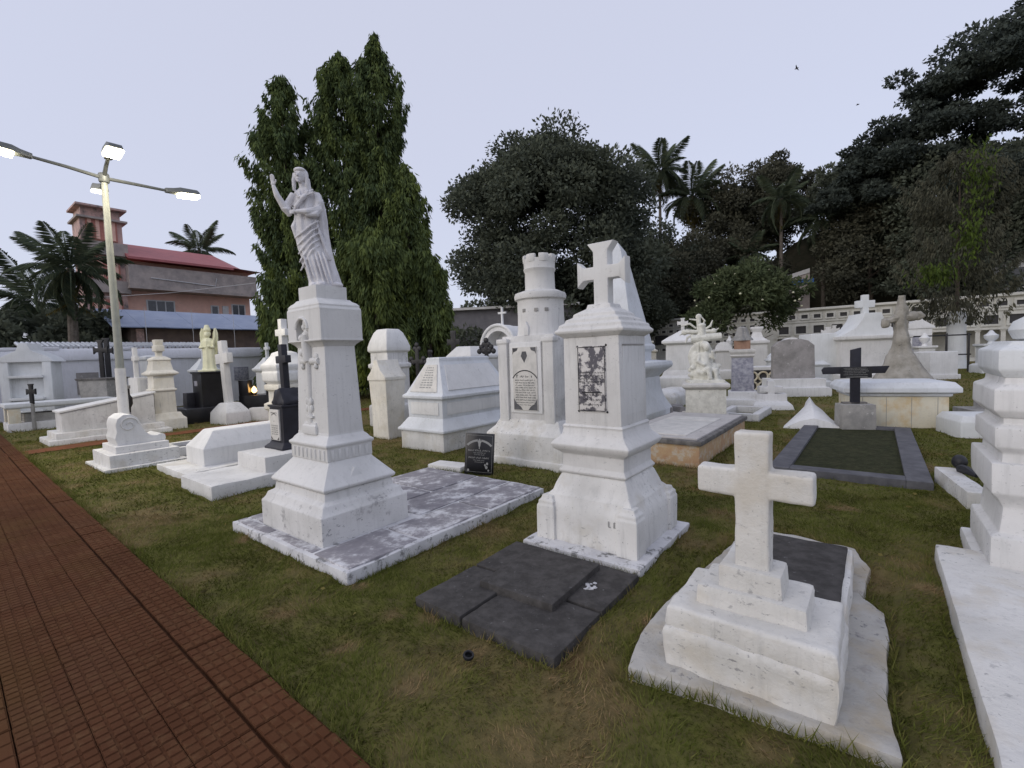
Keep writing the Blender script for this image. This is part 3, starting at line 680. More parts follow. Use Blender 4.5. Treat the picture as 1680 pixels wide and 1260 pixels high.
for k in range(7):
    a = R(k * 360 / 7 + 12); b = MB()
    b.loft([[(r * math.cos(a + t), r * math.sin(a + t), z) for r, t in ((.17, -.33), (.243 + dz, -.33), (.25 + dz, 0), (.243 + dz, .33), (.17, .33))] for z, dz in ((2.98, 0), (3.06, .004), (3.10, .0))])
    b.build('merlon', M['white'], tw_, bevel=.015)
for a in (-118, -85, -60):
    b = MB(); aa = R(a + 38 - 20); r = .352
    b.box(r - .02, r + .008, -.028, .028, 2.24, 2.29); b.build('arrow_slit', 'cement', tw_, rot=(0, 0, aa), bevel=.004)
b = MB(); b.prism_y([(-.05, 1.9), (.03, 1.9), (.03, 2.02), (-.01, 2.1), (-.05, 2.02)], -.385, -.33); b.build('turret_door', 'white_clean', tw_, bevel=.008)

# ------------------------------------------------------------------ obelisk
ob = thing('obelisk_tomb', 'big white obelisk on a concave-sided pedestal behind the flared-cross tomb', 'obelisk', (2.62, 11.2), foot=(.95, .95))
part(ob, 'pedestal', M['white_cool'], [(.93, .93, -.04), (.93, .93, .22), (.86, .86, .34), (.77, .77, .55), (.72, .72, .8), (.70, .70, 1.02)], 0, 0, .01, rough=(.25, .012, 3))
part(ob, 'cornice', M['white_cool'], [(.70, .70, 1.0), (.78, .78, 1.10), (.93, .93, 1.22), (.95, .95, 1.28), (.93, .93, 1.36), (.6, .6, 1.40)], 0, 0, .012)
part(ob, 'plinth', M['white_cool'], [(.56, .56, 1.38), (.56, .56, 1.60), (.63, .63, 1.66), (.63, .63, 1.74), (.60, .60, 1.78)], 0, 0, .01)
part(ob, 'needle', M['white_cool'], [(.585, .585, 1.76), (.145, .145, 3.98), (.01, .01, 4.2)], 0, 0, .012)

# ------------------------------------------------------------------ coffin-shaped tomb
sc = thing('sarcophagus_tomb', 'large white coffin-shaped tomb with sloping panelled sides left of the turret tomb', 'tomb', (-1.0, 8.947), foot=(.6, 1.08))
part(sc, 'plinth', M['white_old'], [(.555, 1.02, -.04), (.555, 1.02, .34)], 0, 0, .015, rough=(.18, .01, 4))
part(sc, 'flare', M['white_cool'], [(.60, 1.06, .335), (.60, 1.06, .375), (.565, 1.03, .40), (.475, .94, .53), (.45, .915, .56)], 0, 0, .008)
dd = part(sc, 'dado', 'white_cool', [(.445, .91, .55), (.455, .92, .90)], 0, 0, .008)
b = MB(); b.box(-.36, .36, -.93, -.90, .62, .84); b.build('front_panel', 'white_clean', dd, bevel=.01)
b = MB(); b.box(.44, .468, -.80, .80, .62, .84); b.build('side_panel', 'white_clean', dd, bevel=.01)
rf = part(sc, 'lid', 'white_cool', [(.47, .93, .89), (.52, .98, .91), (.525, .985, .96), (.48, .92, 1.0), (.17, .68, 1.55), (.17, .68, 1.61), (.15, .66, 1.63)], 0, 0, .008)
def slope_quad(x0, x1, t0, t1, off):      # rectangle on the sloping foot end of the lid
    f = lambda x, t: (x * (1 - t * .62), -.92 + .24 * t - off * .92, 1.0 + .55 * t + off * .4)
    return [f(x0, t0), f(x1, t0), f(x1, t1), f(x0, t1)]
b = MB(); q0 = slope_quad(-.38, .34, .04, .90, -.002); q1 = slope_quad(-.38, .34, .04, .90, .014); b.loft([q0, q1]); pq = b.build('plaque', 'marble', rf)
b = MB()
for i in range(9):
    t = .78 - i * .078
    for k in range(4):
        x0 = -.17 + k * .095 + random.uniform(0, .012); b.add(slope_quad(x0, x0 + random.uniform(.05, .085), t, t + .036, .0155), [[0, 1, 2, 3]])
b.build('inscription', 'ink_grey', pq, smooth=False)
b = MB(); f = lambda y, t, o: (.48 - .31 * t + o, y * (1 - t * .26), 1.0 + .55 * t + o * .55)
b.loft([[f(-.78, .08, o), f(.78, .08, o), f(.78, .88, o), f(-.78, .88, o)] for o in (-.004, .016)]); b.build('side_panel', 'white_clean', rf)
b = MB(); b.tube([(-.10, -.62, 1.6), (-.10, -.66, 1.70), (-.06, -.70, 1.745), (.0, -.68, 1.74)], [.035, .032, .028, .02], 8); b.build('iron_hook', 'iron', rf)

# ------------------------------------------------------------------ black granite plaque stuck in the turf
bp = thing('granite_plaque', 'small black granite plaque with pale lettering leaning upright in the grass by the flagstone slab', 'plaque', (-.50, 6.32), R(-14))
b = MB(); b.box(-.205, .205, -.02, .02, -.03, .56); o = b.build('tablet', 'granite', bp, bevel=.004, rot=(R(-5), R(3), 0))
b = MB(); Y_ = -.0225
border(b, -.185, .185, .03, .535, .003, Y_)
arc(b, 0, .22, .23, R(45), R(84), .028, Y_); arc(b, 0, .22, .23, R(96), R(135), .028, Y_)
flat(b, [(-.012, .38), (.012, .38), (.016, .42), (.028, .445), (.014, .47), (0, .49), (-.014, .47), (-.028, .445), (-.016, .42)], Y_); flat(b, [(-.006, .345), (.006, .345), (.006, .38), (-.006, .38)], Y_)
for z, x0, x1, h in ((.315, -.16, .16, .022), (.285, -.08, .09, .014), (.26, -.07, .08, .014), (.215, -.15, .16, .022), (.185, -.08, .09, .013), (.16, -.06, .07, .012)): scribble(b, x0, x1, z, h, Y_, 3)
for x, z, r in ((.09, .13, .014), (.12, .15, .016), (.11, .10, .02), (.14, .06, .012), (-.15, .05, .016)): flat(b, [(x + r * math.cos(R(a)), z + r * math.sin(R(a)) * 1.3) for a in range(0, 360, 60)], Y_)
b.build('lettering', 'ink_grey', o, smooth=False)
o = MB().box(-.3, .3, -.15, .15, -.03, .07).build('white_edging_stone', 'white', None, .03, loc=(-.95, 6.72, 0), rot=(0, 0, R(-30))); tag(o, 'low white edging stone in the grass behind the black plaque', 'edging stone')
FEET.append((-.95, 6.72, .32, .17, R(-30)))

# ------------------------------------------------------------------ graves left of the statue monument
sg = thing('stepped_slab_grave', 'low white grave slab with a raised block at its head, behind the statue monument', 'grave', (-4.06 + .616 * 1.1, 5.81 + .788 * 1.1), foot=(.56, 1.15))
b = MB(); b.box(-.53, .53, -1.1, 1.0, -.04, .17); b.build('slab', 'white', sg, bevel=.03, rough=(.12, .016, 4))
b = MB(); b.box(-.42, .44, -.42, .72, .15, .38); b.build('block', 'white', sg, bevel=.015, rough=(.14, .008, 4))
bt = thing('black_cross_tomb', 'black stone tomb with white inscribed plaque and broken black cross, on the white stepped slab', 'tomb', (-3.33, 6.86, .375))
part(bt, 'flared_foot', 'granite_matt', [(.27, .25, 0), (.27, .25, .03), (.215, .20, .075), (.20, .19, .10)], 0, 0, .006)
bk = part(bt, 'block', 'granite_matt', [(.20, .18, .09), (.195, .175, .60), (.215, .195, .615), (.215, .195, .64)], 0, 0, .006)
pq = MB(); pq.box(-.155, .115, -.20, -.17, .13, .575); pq = pq.build('plaque', 'marble', bk, bevel=.004)
b = MB(); Y_ = -.2015
arc(b, -.02, .40, .11, R(50), R(130), .010, Y_); scribble(b, -.11, .075, .52, .018, Y_, 2)
flat(b, [(-.05, .40), (-.02, .415), (.02, .395), (-.01, .408)], Y_)
for z in (.335, .30, .27, .24, .21): scribble(b, -.11, .08, z, .016, Y_, 3)
for sx in (-1, 1): flat(b, [(-.02 + sx * .12, .14), (-.02 + sx * .12, .185), (-.02 + sx * .09, .16), (-.02 + sx * .06, .14)], Y_)
b.build('inscription', 'ink', pq, smooth=False)
b = MB(); b.prism_y([(-.19, .64), (-.19, .68), (-.14, .72), (-.12, .78), (-.06, .86), (.06, .88), (.12, .80), (.16, .74), (.19, .70), (.19, .64)], -.15, .17); b.build('rocky_mound', 'granite_matt', bt, bevel=.02, rough=(.05, .018, 9))
b = MB(); latin(b, .055, .15, .045, .84, 1.52, 1.30, .055); b.build('cross', 'granite_matt', bt, bevel=.01, rot=(0, R(-2), 0))

cf = thing('coffin_grave', 'white coffin-shaped grave with a hipped top on a slab left of the stepped slab', 'grave', (-4.55, 7.7), foot=(.66, 1.12))
b = MB(); b.box(-.64, .64, -1.02, 1.1, -.04, .10); b.build('slab', 'white_old', cf, bevel=.02, rough=(.12, .014, 4))
part(cf, 'coffin', M['white_clean'], [(.37, .80, .09), (.37, .80, .36), (.20, .60, .60), (.18, .58, .61)], 0, .12, .008)
sr = thing('scroll_grave', 'white grave with a carved scroll-shaped headpiece and sunken kerb, left foreground row', 'grave', (-6.53, 7.97), foot=(.72, .55))
part(sr, 'footing', 'white_old', [(.66, .56, -.04), (.66, .56, .05)], 0, 0, .015, rough=(.15, .015, 4))
part(sr, 'plinth', 'white_old', [(.56, .47, .04), (.56, .47, .25)], 0, 0, .012, rough=(.15, .008, 5))
part(sr, 'upper_plinth', 'white', [(.44, .36, .24), (.44, .36, .36)], 0, 0, .012)
prof = [(-.30, .35), (.34, .35), (.36, .40), (.35, .46), (.29, .485), (.24, .46), (.16, .47), (.08, .54), (.03, .64), (.02, .70), (-.02, .80), (-.10, .86), (-.20, .86), (-.28, .80), (-.31, .70), (-.30, .58), (-.33, .48)]
b = MB(); b.prism_x(prof, -.30, .30); sc_ = b.build('scroll', M['white_clean'], sr, bevel=.012)
b = MB(); b.tube([(.305, -.14 + r * math.cos(a), .69 + r * math.sin(a)) for a, r in [(k * .35, .135 - k * .0042) for k in range(28)]], .013, 6); b.build('volute', 'white', sc_)
kf = MB()
for x0, x1, y0, y1 in ((-.40, .40, 2.0, 2.14), (-.40, -.28, .5, 2.0), (.28, .40, .5, 2.0)): kf.box(x0, x1, y0, y1, -.03, .20)
kf.build('kerb', 'white', sr, bevel=.01); b = MB(); b.box(-.28, .28, .48, 2.0, -.02, .13); b.build('kerb_bed', 'granite_matt', sr)
FEET.append((*loc2w(sr, 0, 1.3), .45, .9, RZ))

sl2 = thing('sloping_tomb', 'white wedge-topped tomb on two white steps near the lamp post, left', 'tomb', (-9.85, 11.25), foot=(.75, 1.2))
part(sl2, 'lower_step', M['white_old'], [(.66, 1.12, -.04), (.66, 1.12, .11)], 0, 0, .02, rough=(.2, .015, 3))
part(sl2, 'upper_step', M['white_old'], [(.54, 1.0, .10), (.54, 1.0, .25)], 0, 0, .02, rough=(.2, .012, 3))
b = MB(); b.prism_x([(-.86, .24), (.86, .24), (.86, .98), (-.86, .68)], -.36, .36); b.build('wedge_body', 'white_streaked', sl2, bevel=.012)
b = MB(); b.prism_x([(-.90, .68), (.90, .99), (.90, 1.03), (-.90, .725)], -.39, .39); b.build('sloping_lid', 'white_clean', sl2, bevel=.008)
bs = thing('black_stem_cross', 'black round-headed stone cross on a pale stem beside the lamp post', 'grave cross', (-8.95, 10.75), R(8))
b = MB(); b.tiers([(.06, .06, 0), (.06, .06, .62)]); b.build('stem', 'marble_grey', bs, bevel=.01)
b = MB(); b.prism_y([(-.06, .60), (.06, .60), (.07, .72), (.115, .80), (.115, .95), (.07, 1.02), (.07, 1.16), (-.07, 1.16), (-.07, 1.02), (-.115, .95), (-.115, .80), (-.07, .72)], -.05, .05); b.build('cross_head', 'iron', bs, bevel=.012)
b = MB(); b.box(-.085, .085, -.055, .055, 1.16, 1.24); b.build('pale_cap', 'cement', bs, bevel=.01)

cm = thing('column_monument', 'white square column monument with bell-shaped cap and finial cross, right of the lamp post', 'monument', (-9.28, 12.3), foot=(.5, .5))
part(cm, 'base', M['white_cream'], [(.44, .40, -.04), (.44, .40, .28), (.38, .34, .34), (.33, .3, .44)], 0, 0, .012)
part(cm, 'shaft', M['white_cream'], [(.26, .24, .42), (.25, .23, 1.0), (.29, .27, 1.02), (.29, .27, 1.06), (.25, .23, 1.08), (.235, .22, 1.42)], 0, 0, .008)
part(cm, 'cap', M['white_cream'], [(.26, .24, 1.41), (.34, .32, 1.45), (.34, .32, 1.49), (.25, .23, 1.56), (.215, .2, 1.72), (.2, .19, 1.80), (.23, .21, 1.82), (.22, .2, 1.86), (.12, .11, 1.92)], 0, 0, .008)
part(cm, 'finial', M['white_cream'], [(.10, .08, 1.90), (.07, .06, 1.95), (.08, .07, 2.05), (.15, .1, 2.06), (.15, .1, 2.20), (.10, .08, 2.21), (.13, .09, 2.33), (.13, .09, 2.36)], 0, 0, .008)
wp = thing('white_headstone', 'plain white slab headstone with small cross, between lamp post and column monument', 'headstone', (-10.2, 12.7), foot=(.45, .3))
b = MB(); b.box(-.42, .42, -.12, .12, -.03, 1.38); b.build('slab', 'white', wp, bevel=.02)
b = MB(); latin(b, .06, .17, .05, 1.37, 2.2, 1.9, .06, cx=-.1); b.build('cross', 'white', wp, bevel=.012)
part(wp, 'step', 'white', [(.6, .4, -.03), (.6, .4, .3)], .1, -.2, .02)

bn = thing('blue_niche_tomb', 'pale blue-washed tall niche tomb with shelves against the wall at far left', 'tomb', (-15.4, 14.9), R(20), foot=(.75, .6))
b = MB(); b.box(-.55, .62, -.12, .45, -.03, 1.95); b.build('body', 'white_blue', bn, bevel=.015)
for x in (-.5, .55): part(bn, 'pier', 'white_blue', [(.11, .13, -.02), (.11, .13, 1.96), (.09, .1, 1.97)], x, -.13, .012)
for z, d in ((.35, .32), (.75, .24), (1.45, .2)):
    b = MB(); b.box(-.4, .45, -.12 - d, -.10, z, z + .08); b.build('shelf', 'white_blue', bn, bevel=.01)
b = MB(); b.prism_y([(-.7, 1.95), (.75, 1.95), (.62, 2.10), (.2, 2.32), (.12, 2.55), (-.08, 2.55), (-.16, 2.32), (-.58, 2.10)], -.28, .48); b.build('pediment', 'white_blue', bn, bevel=.02)
tt = thing('table_tomb', 'low white table tomb with raised legs at far left', 'tomb', (-13.6, 13.95), foot=(.6, 1.2))
part(tt, 'top', 'white_blue', [(.55, 1.15, .62), (.58, 1.18, .66), (.58, 1.18, .76)], 0, 0, .015)
part(tt, 'base', 'white', [(.55, 1.15, -.03), (.55, 1.15, .22)], 0, 0, .02)
for x, y in ((-.42, -1.0), (.42, -1.0), (.42, 1.0), (-.42, 1.0)): part(tt, 'leg', 'cream', [(.12, .12, .21), (.12, .12, .63)], x, y, .01)
b = MB(); b.box(-.4, .4, -.8, .8, .2, .45); b.build('inner_block', 'cement', tt)
kx = thing('small_black_cross', 'little black iron cross on a grey stem in front of the blue tomb', 'grave cross', (-13.55, 13.1), R(5))
b = MB(); b.tube([(0, 0, 0), (0, 0, .75)], .045); b.build('stem', 'cement', kx); b = MB(); latin(b, .045, .12, .03, .73, 1.3, 1.08, .06, flare=.025); b.build('cross', 'iron', kx, bevel=.008)
sbk = thing('cement_block_grave', 'square cement block on a white slab with a tall black iron cross', 'grave', (-13.6, 15.5), R(0), foot=(.6, .6))
part(sbk, 'block', 'cement', [(.42, .38, .3), (.46, .42, 1.3), (.44, .4, 1.31)], 0, 0, .015)
part(sbk, 'rim', 'dark_rim', [(.5, .46, 1.30), (.52, .48, 1.36), (.4, .36, 1.37)], 0, 0, .01); part(sbk, 'base', 'white_blue', [(.9, .8, -.03), (.9, .8, .31)], 0, 0, .02)
b = MB(); latin(b, .07, .24, .03, 1.36, 2.62, 2.28, .07, flare=.06); b.build('iron_cross', 'iron', sbk, bevel=.01)
ik = thing('second_iron_cross', 'black iron cross standing behind the cement block by the wall', 'grave cross', (-14.35, 16.6), R(8))
b = MB(); latin(b, .08, .2, .03, 0, 2.75, 2.3, .08, flare=.05); b.build('cross', 'iron', ik, bevel=.01)
pb = thing('pale_blue_stele', 'pale blue-washed stele against the wall behind the cement block', 'tomb', (-13.4, 17.4), foot=(.5, .4))
part(pb, 'body', 'white_blue', [(.5, .3, -.03), (.5, .3, .7), (.46, .27, .72), (.46, .27, 1.9), (.52, .32, 1.95), (.52, .32, 2.05), (.3, .2, 2.1)], 0, 0, .012)
def steeple(name, label, loc, sc_=1.0, mat='white_blue', cross=True, group=None):
    t = thing(name, label, 'tomb', loc, foot=(.55 * sc_, .55 * sc_), group=group)
    part(t, 'base', mat, [(a * sc_, a * sc_, z * sc_) for a, z in ((.5, -.03), (.5, .35), (.42, .4), (.40, .45))], 0, 0, .012)
    part(t, 'shaft', mat, [(a * sc_, a * sc_, z * sc_) for a, z in ((.33, .44), (.33, 1.35), (.42, 1.42), (.44, 1.50), (.36, 1.54))], 0, 0, .01)
    part(t, 'roof', mat, [(a * sc_, a * sc_, z * sc_) for a, z in ((.38, 1.53), (.24, 1.72), (.14, 1.86), (.12, 1.92))], 0, 0, .01)
    if cross:
        b = MB(); latin(b, .055 * sc_, .17 * sc_, .05 * sc_, 1.9 * sc_, 2.5 * sc_, 2.28 * sc_, .055 * sc_); b.build('cross', mat, t, bevel=.012)
    return t
steeple('steeple_tomb', 'pale blue tomb with pyramid roof and small cross, just left of the cream angel', (-11.6, 17.6), 1.0)
steeple('steeple_tomb', 'slim pale tomb with cross against the wall, between leaning cross and pedestal cross', (-9.35, 17.9), .98)
# black tomb with cream angel
ap = thing('black_pedestal_tomb', 'black stone pedestal tomb with step, under the cream angel', 'tomb', (-9.0, 13.9), foot=(.6, .6))
part(ap, 'pedestal', 'granite', [(.36, .36, .1), (.36, .36, 1.40), (.39, .39, 1.42), (.39, .39, 1.47)], 0, 0, .01)
part(ap, 'step', 'granite', [(.5, .55, -.03), (.5, .55, .42), (.48, .53, .44)], -.1, -.25, .01); part(ap, 'side_block', 'granite_matt', [(.17, .15, .43), (.16, .14, .85)], -.42, -.42, .01)
b = MB(); b.box(-.15, .05, -.385, -.362, 1.05, 1.2); b.build('name_tag', 'marble_grey', ap)
an = thing('angel_statue', 'cream painted angel with tall folded wings on the black pedestal', 'statue', (-9.0, 13.9, 1.468), R(10))
b = MB(); robe(b, [(0, 0, .2, .17, 0), (0, 0, .17, .15, .15), (0, 0, .15, .13, .5), (0, .0, .14, .11, .75), (0, 0, .16, .11, .9), (0, 0, .1, .08, .98)], 28, 7, .08)
b.ell((0, -.02, 1.09), (.075, .08, .1)); b.ell((0, .02, 1.12), (.09, .09, .1)); b.tube([(0, 0, .95), (0, 0, 1.05)], .05); b.tube([(.0, -.08, 1.09), (.0, -.105, 1.07)], .015)
for s in (-1, 1):
    b.tube([(s * .13, -.02, .88), (s * .18, -.08, .7), (s * .06, -.16, .72)], [.05, .045, .03])
    b.loft([[(s * (.08 + t * .10), .10 + .02 * math.sin(t * 3), z0 + t * .08) for t, z0 in zz] + [(s * (.08 + t * .10), .15 + .02 * math.sin(t * 3), z0 + t * .08) for t, z0 in zz[::-1]] for zz in [((0, .15), (.5, .2), (1, .35)), ((0, .6), (.7, .6), (1.6, .65)), ((0, .95), (.8, 1.0), (1.7, 1.0)), ((.2, 1.15), (.6, 1.2), (1.1, 1.22))]])
b.tube([(.16, -.05, .8), (.24, -.1, 1.0), (.25, -.1, 1.2)], [.045, .035, .025]); b.ell((.25, -.1, 1.23), (.03, .025, .04)); b.ell((.08, -.16, .74), (.04, .04, .04))
b.lathe([(.09, 1.19), (.1, 1.24), (.07, 1.32), (.05, 1.38)], 12); b.tiers([(.24, .2, -.02), (.24, .2, .05)]); sculpt('figure', b, 'ivory', an, .014, 2)
lc = thing('leaning_cross', 'plain white stone cross tilted to the left, on a sloped base before the black pedestal', 'grave cross', (-8.02, 13.15), R(-30), foot=(.5, .4))
part(lc, 'base', 'white', [(.42, .36, -.03), (.40, .34, .32), (.2, .2, .56), (.17, .16, .58)], 0, 0, .03)
b = MB(); latin(b, .10, .30, .085, .5, 2.33, 1.83, .14); b.build('cross', 'white', lc, bevel=.015, rot=(0, R(-4), 0))
kr = thing('white_kerb_wall', 'low white kerb wall running right of the leaning cross', 'kerb', (-6.75, 13.55), R(10), foot=(.9, .2))
b = MB(); b.box(-.85, .85, -.12, .12, -.03, .38); b.build('kerb', 'white_old', kr, bevel=.02)
bg = thing('black_low_tomb', 'low black tomb with short posts behind the leaning cross', 'tomb', (-7.55, 14.75), R(5), foot=(.9, .5))
b = MB(); b.box(-.9, .9, -.4, .4, -.03, .68); b.build('body', 'granite', bg, bevel=.01)
for x in (-.75, .05): b = MB(); b.box(x - .14, x + .14, -.4, -.1, .67, 1.15); b.build('post', 'granite', bg, bevel=.01)
ol = thing('oil_lamp', 'small glowing oil lamp on the low black tomb', 'lamp', (-8.05, 14.5, .68), 0)
b = MB(); b.lathe([(.05, 0), (.07, .03), (.05, .07)], 12); b.build('dish', 'iron', ol); b = MB(); b.lathe([(.03, .07), (.075, .12), (.06, .2), (.01, .27)], 12); b.build('flame', 'flame', ol)
ld = bpy.data.lights.new('oil_lamp_light', 'POINT'); ld.energy = 4; ld.color = (1, .6, .25); ld.shadow_soft_size = .1
lo = bpy.data.objects.new('oil_lamp_light', ld); COL.objects.link(lo); lo.parent = ol; lo.location = (0, -.15, .3)
pc = thing('pedestal_cross', 'white pedestal with bulging cap and plain cross, behind the black cross tomb', 'monument', (-5.15, 10.6), foot=(.5, .5))
part(pc, 'base', M['white_cream'], [(.36, .36, -.03), (.36, .36, .3), (.30, .30, .34), (.30, .30, .55), (.36, .36, .6), (.36, .36, .72), (.28, .28, .76), (.28, .28, 1.0), (.34, .34, 1.04), (.34, .34, 1.15), (.26, .26, 1.18)], 0, 0, .012)
part(pc, 'cap', M['white_clean'], [(.28, .28, 1.16), (.36, .36, 1.24), (.37, .37, 1.42), (.35, .35, 1.46), (.38, .38, 1.52), (.38, .38, 1.6), (.30, .30, 1.68), (.22, .22, 1.80), (.2, .2, 1.86), (.11, .11, 1.90)], 0, 0, .02)
b = MB(); latin(b, .075, .23, .07, 1.88, 2.62, 2.32, .075); b.build('cross', 'white_clean', pc, bevel=.01)
pt = thing('gabled_pillar', 'squat white pillar grave marker with a gabled top left of the coffin-shaped tomb', 'grave marker', (-2.62, 9.75), foot=(.3, .26))
b = MB(); b.loft([[(-a, -d, z), (a, -d, z), (a, d, z), (-a, d, z)] for a, d, z in ((.27, .22, -.03), (.26, .22, .06), (.25, .22, .5), (.285, .25, 1.22))]); b.build('shaft', M['white_cream'], pt, bevel=.012, rough=(.14, .008, 4))
b = MB(); b.prism_y([(-.30, 1.20), (.30, 1.20), (.30, 1.27), (.14, 1.42), (.05, 1.62), (-.05, 1.62), (-.14, 1.42), (-.30, 1.27)], -.27, .27); b.build('gable', M['white_cream'], pt, bevel=.012)
p2 = thing('domed_pillar', 'white pillar tomb with a bulging truncated cap behind the gabled pillar', 'tomb', (-3.0, 11.5), foot=(.45, .45))
part(p2, 'shaft', M['white_streaked'], [(.40, .38, -.03), (.40, .38, .5), (.34, .32, .55), (.34, .32, 1.4), (.38, .36, 1.44), (.38, .36, 1.52), (.33, .31, 1.55), (.33, .31, 1.8)], 0, 0, .01)
part(p2, 'cap', M['white_clean'], [(.33, .31, 1.79), (.38, .36, 1.84), (.38, .36, 1.94), (.34, .32, 2.08), (.26, .25, 2.28), (.2, .19, 2.36), (.17, .16, 2.37)], 0, 0, .02)
def iron_cross(label, loc, h, arm, zc, rz=RZ, base=None, lobes=True, w=.05):
    t = thing('iron_cross', label, 'grave cross', loc, rz)
    b = MB(); latin(b, w, arm, .025, base or 0, h, zc, w, flare=.02)
    if lobes:
        for x, z in ((-arm, zc), (arm, zc), (0, h)):
            for k in range(3):
                a = R(k * 120 + 90); b.ell((x + .075 * math.cos(a), 0, z + .075 * math.sin(a)), (.075, .03, .075), 10, 7)
    b.build('cross', 'iron', t, bevel=.006)
    if base:
        b = MB(); b.tiers([(.26, .22, -.03), (.24, .2, base * .6), (.15, .14, base * .62), (.12, .12, base + .01)]); b.build('base', 'granite', t, bevel=.01)
    return t
iron_cross('ornate black iron cross with lobed arms on a black base behind the gabled pillar', (-2.72, 13.5), 1.95, .2, 1.55, R(-20), .5)
iron_cross('tall dark iron cross rising behind the coffin-shaped tomb, left of the arched niche', (-2.1, 17.2), 2.62, .26, 2.2, R(-20), None, False, .1)
iron_cross('black trefoil iron cross in front of the arched white niche tomb', (-.66, 12.6), 1.98, .14, 1.80, R(-20), .6)
lt = thing('low_white_tomb', 'low white hipped tomb before the arched niche tomb', 'tomb', (-1.0, 15.2), foot=(.5, .9))
part(lt, 'body', 'white_clean', [(.5, 1.0, -.03), (.5, 1.0, 1.55), (.54, 1.04, 1.58), (.54, 1.04, 1.66), (.3, .8, 1.95), (.28, .78, 1.96)], 0, 0, .012)
ar = thing('arched_niche_tomb', 'white barrel-vaulted niche tomb with open arch and a thin cross on top', 'tomb', (.35, 17.4), foot=(.8, 1.4))
b = MB(); ro, ri, zc = .78, .56, 1.95
outer = [(-ro, 0)] + [(ro * math.cos(R(180 - a)), zc + ro * math.sin(R(a))) for a in range(0, 181, 10)] + [(ro, 0)]
inner = [(ri, 0)] + [(ri * math.cos(R(a)), zc + ri * math.sin(R(a))) for a in range(0, 181, 10)] + [(-ri, 0)]
b.prism_y(outer + inner, -1.3, -.75); b.prism_y([(x * .97, z if z == 0 else zc + (z - zc) * .97) for x, z in outer], -.76, 1.3); b.build('vault', 'white_clean', ar)
b = MB(); b.tube([(( ro - .02) * math.cos(R(180 - a)), -1.31, zc + (ro - .02) * math.sin(R(a))) for a in range(0, 181, 9)], .06, 8); b.build('arch_moulding', 'white_clean', ar)
for s in (-1, 1): b = MB(); b.box(s * .67 - .17, s * .67 + .17, -1.38, 1.32, zc - .12, zc + .02); b.build('impost', 'white_clean', ar, bevel=.01)
b = MB(); latin(b, .032, .17, .03, zc + ro - .03, zc + ro + .62, zc + ro + .42, .032, cy=-1.0); b.build('cross', 'white_clean', ar)
# ------------------------------------------------------------------ graves right of centre
og = thing('orange_slab_grave', 'raised grave with peeling orange sides and a worn pale marble top, behind the flared-cross tomb', 'grave', (2.85, 7.75), foot=(.68, 1.45))
b = MB(); b.box(-.66, .66, -1.40, 1.40, -.03, .30); b.build('body', 'orange_paint', og, bevel=.012, rough=(.2, .01, 4))
b = MB(); b.box(-.70, .70, -1.44, 1.44, .295, .365); b.build('rim', 'dark_rim', og, bevel=.02)
b = MB(); b.box(-.62, .62, -1.36, 1.38, .35, .385); b.build('top', 'worn_top', og, bevel=.01)
for y0, y1 in ((-1.2, .28), (.30, .75)):
    b = MB(); b.box(-.42, .42, y0, y1 - .015, .375, .398); b.build('marble_panel', 'marble', og, bevel=.006)
ch = thing('cherub_pedestal', 'cream plinth with a dark-edged top slab, behind the orange-sided grave', 'pedestal', (4.05, 9.75), R(-20), foot=(.5, .5))
part(ch, 'base', 'marble', [(.46, .46, -.03), (.46, .46, .24), (.42, .42, .26)], 0, 0, .012)
part(ch, 'block', M['cherub'], [(.38, .38, .25), (.38, .38, .80)], 0, 0, .008)
part(ch, 'top_slab', M['marble'], [(.39, .39, .79), (.45, .45, .84), (.45, .45, .90), (.41, .41, .92)], 0, 0, .01)
ck = thing('angel_carving', 'weathered cream carving of a seated angel leaning on a log cross, on the cream plinth', 'statue', (4.05, 9.75, .915), R(-12))
b = MB()
b.tiers([(.34, .3, -.02), (.34, .3, .06)]); b.ell((.0, .05, .2), (.27, .22, .22)); b.ell((-.16, .08, .35), (.12, .14, .3)); b.ell((.16, .05, .22), (.14, .17, .2))
b.tube([(-.02, .14, .1), (-.02, .14, 1.20)], .075, 9); b.tube([(-.24, .14, .92), (.36, .12, .95)], .085, 9); b.ell((-.02, .14, 1.2), (.085, .085, .05))
b.tube([(.04, -.05, .2), (-.02, -.04, .42), (-.02, .0, .62)], [.16, .13, .11], 12); b.ell((.03, -.07, .74), (.075, .08, .09)); b.ell((.0, -.03, .78), (.095, .09, .085))
b.tube([(-.10, -.05, .58), (-.16, -.14, .44), (-.02, -.2, .36)], [.055, .045, .03]); b.tube([(.08, -.04, .58), (.17, -.12, .5), (.12, -.17, .66)], [.055, .045, .03])
b.tube([(-.04, -.12, .2), (.04, -.26, .28), (.05, -.28, .08)], [.085, .07, .05]); b.tube([(.08, -.1, .2), (.18, -.22, .25), (.18, -.24, .08)], [.085, .07, .05])
for s in (-1, 1): b.loft([[(s * (.08 + .09 * t) - .05, .06 + .03 * t, z - t * .05), (s * (.08 + .09 * t) - .05, .11 + .03 * t, z - t * .05), (s * .04 - .05, .11, z), (s * .04 - .05, .06, z)] for t, z in ((.6, .3), (1.6, .45), (2.0, .66), (1.5, .8), (.6, .84))])
for k in range(16): a = k * 2.4; b.ell((.28 * math.cos(a), .06 + .2 * math.sin(a), .08 + .02 * k), (.06, .06, .05), 8, 6)
sculpt('carving', b, 'cherub', ck, .014, 1)
uc = thing('urn_column', 'mottled grey marble column with a draped urn cap, right of the angel carving', 'monument', (6.35, 12.8), R(-25), foot=(.5, .5))
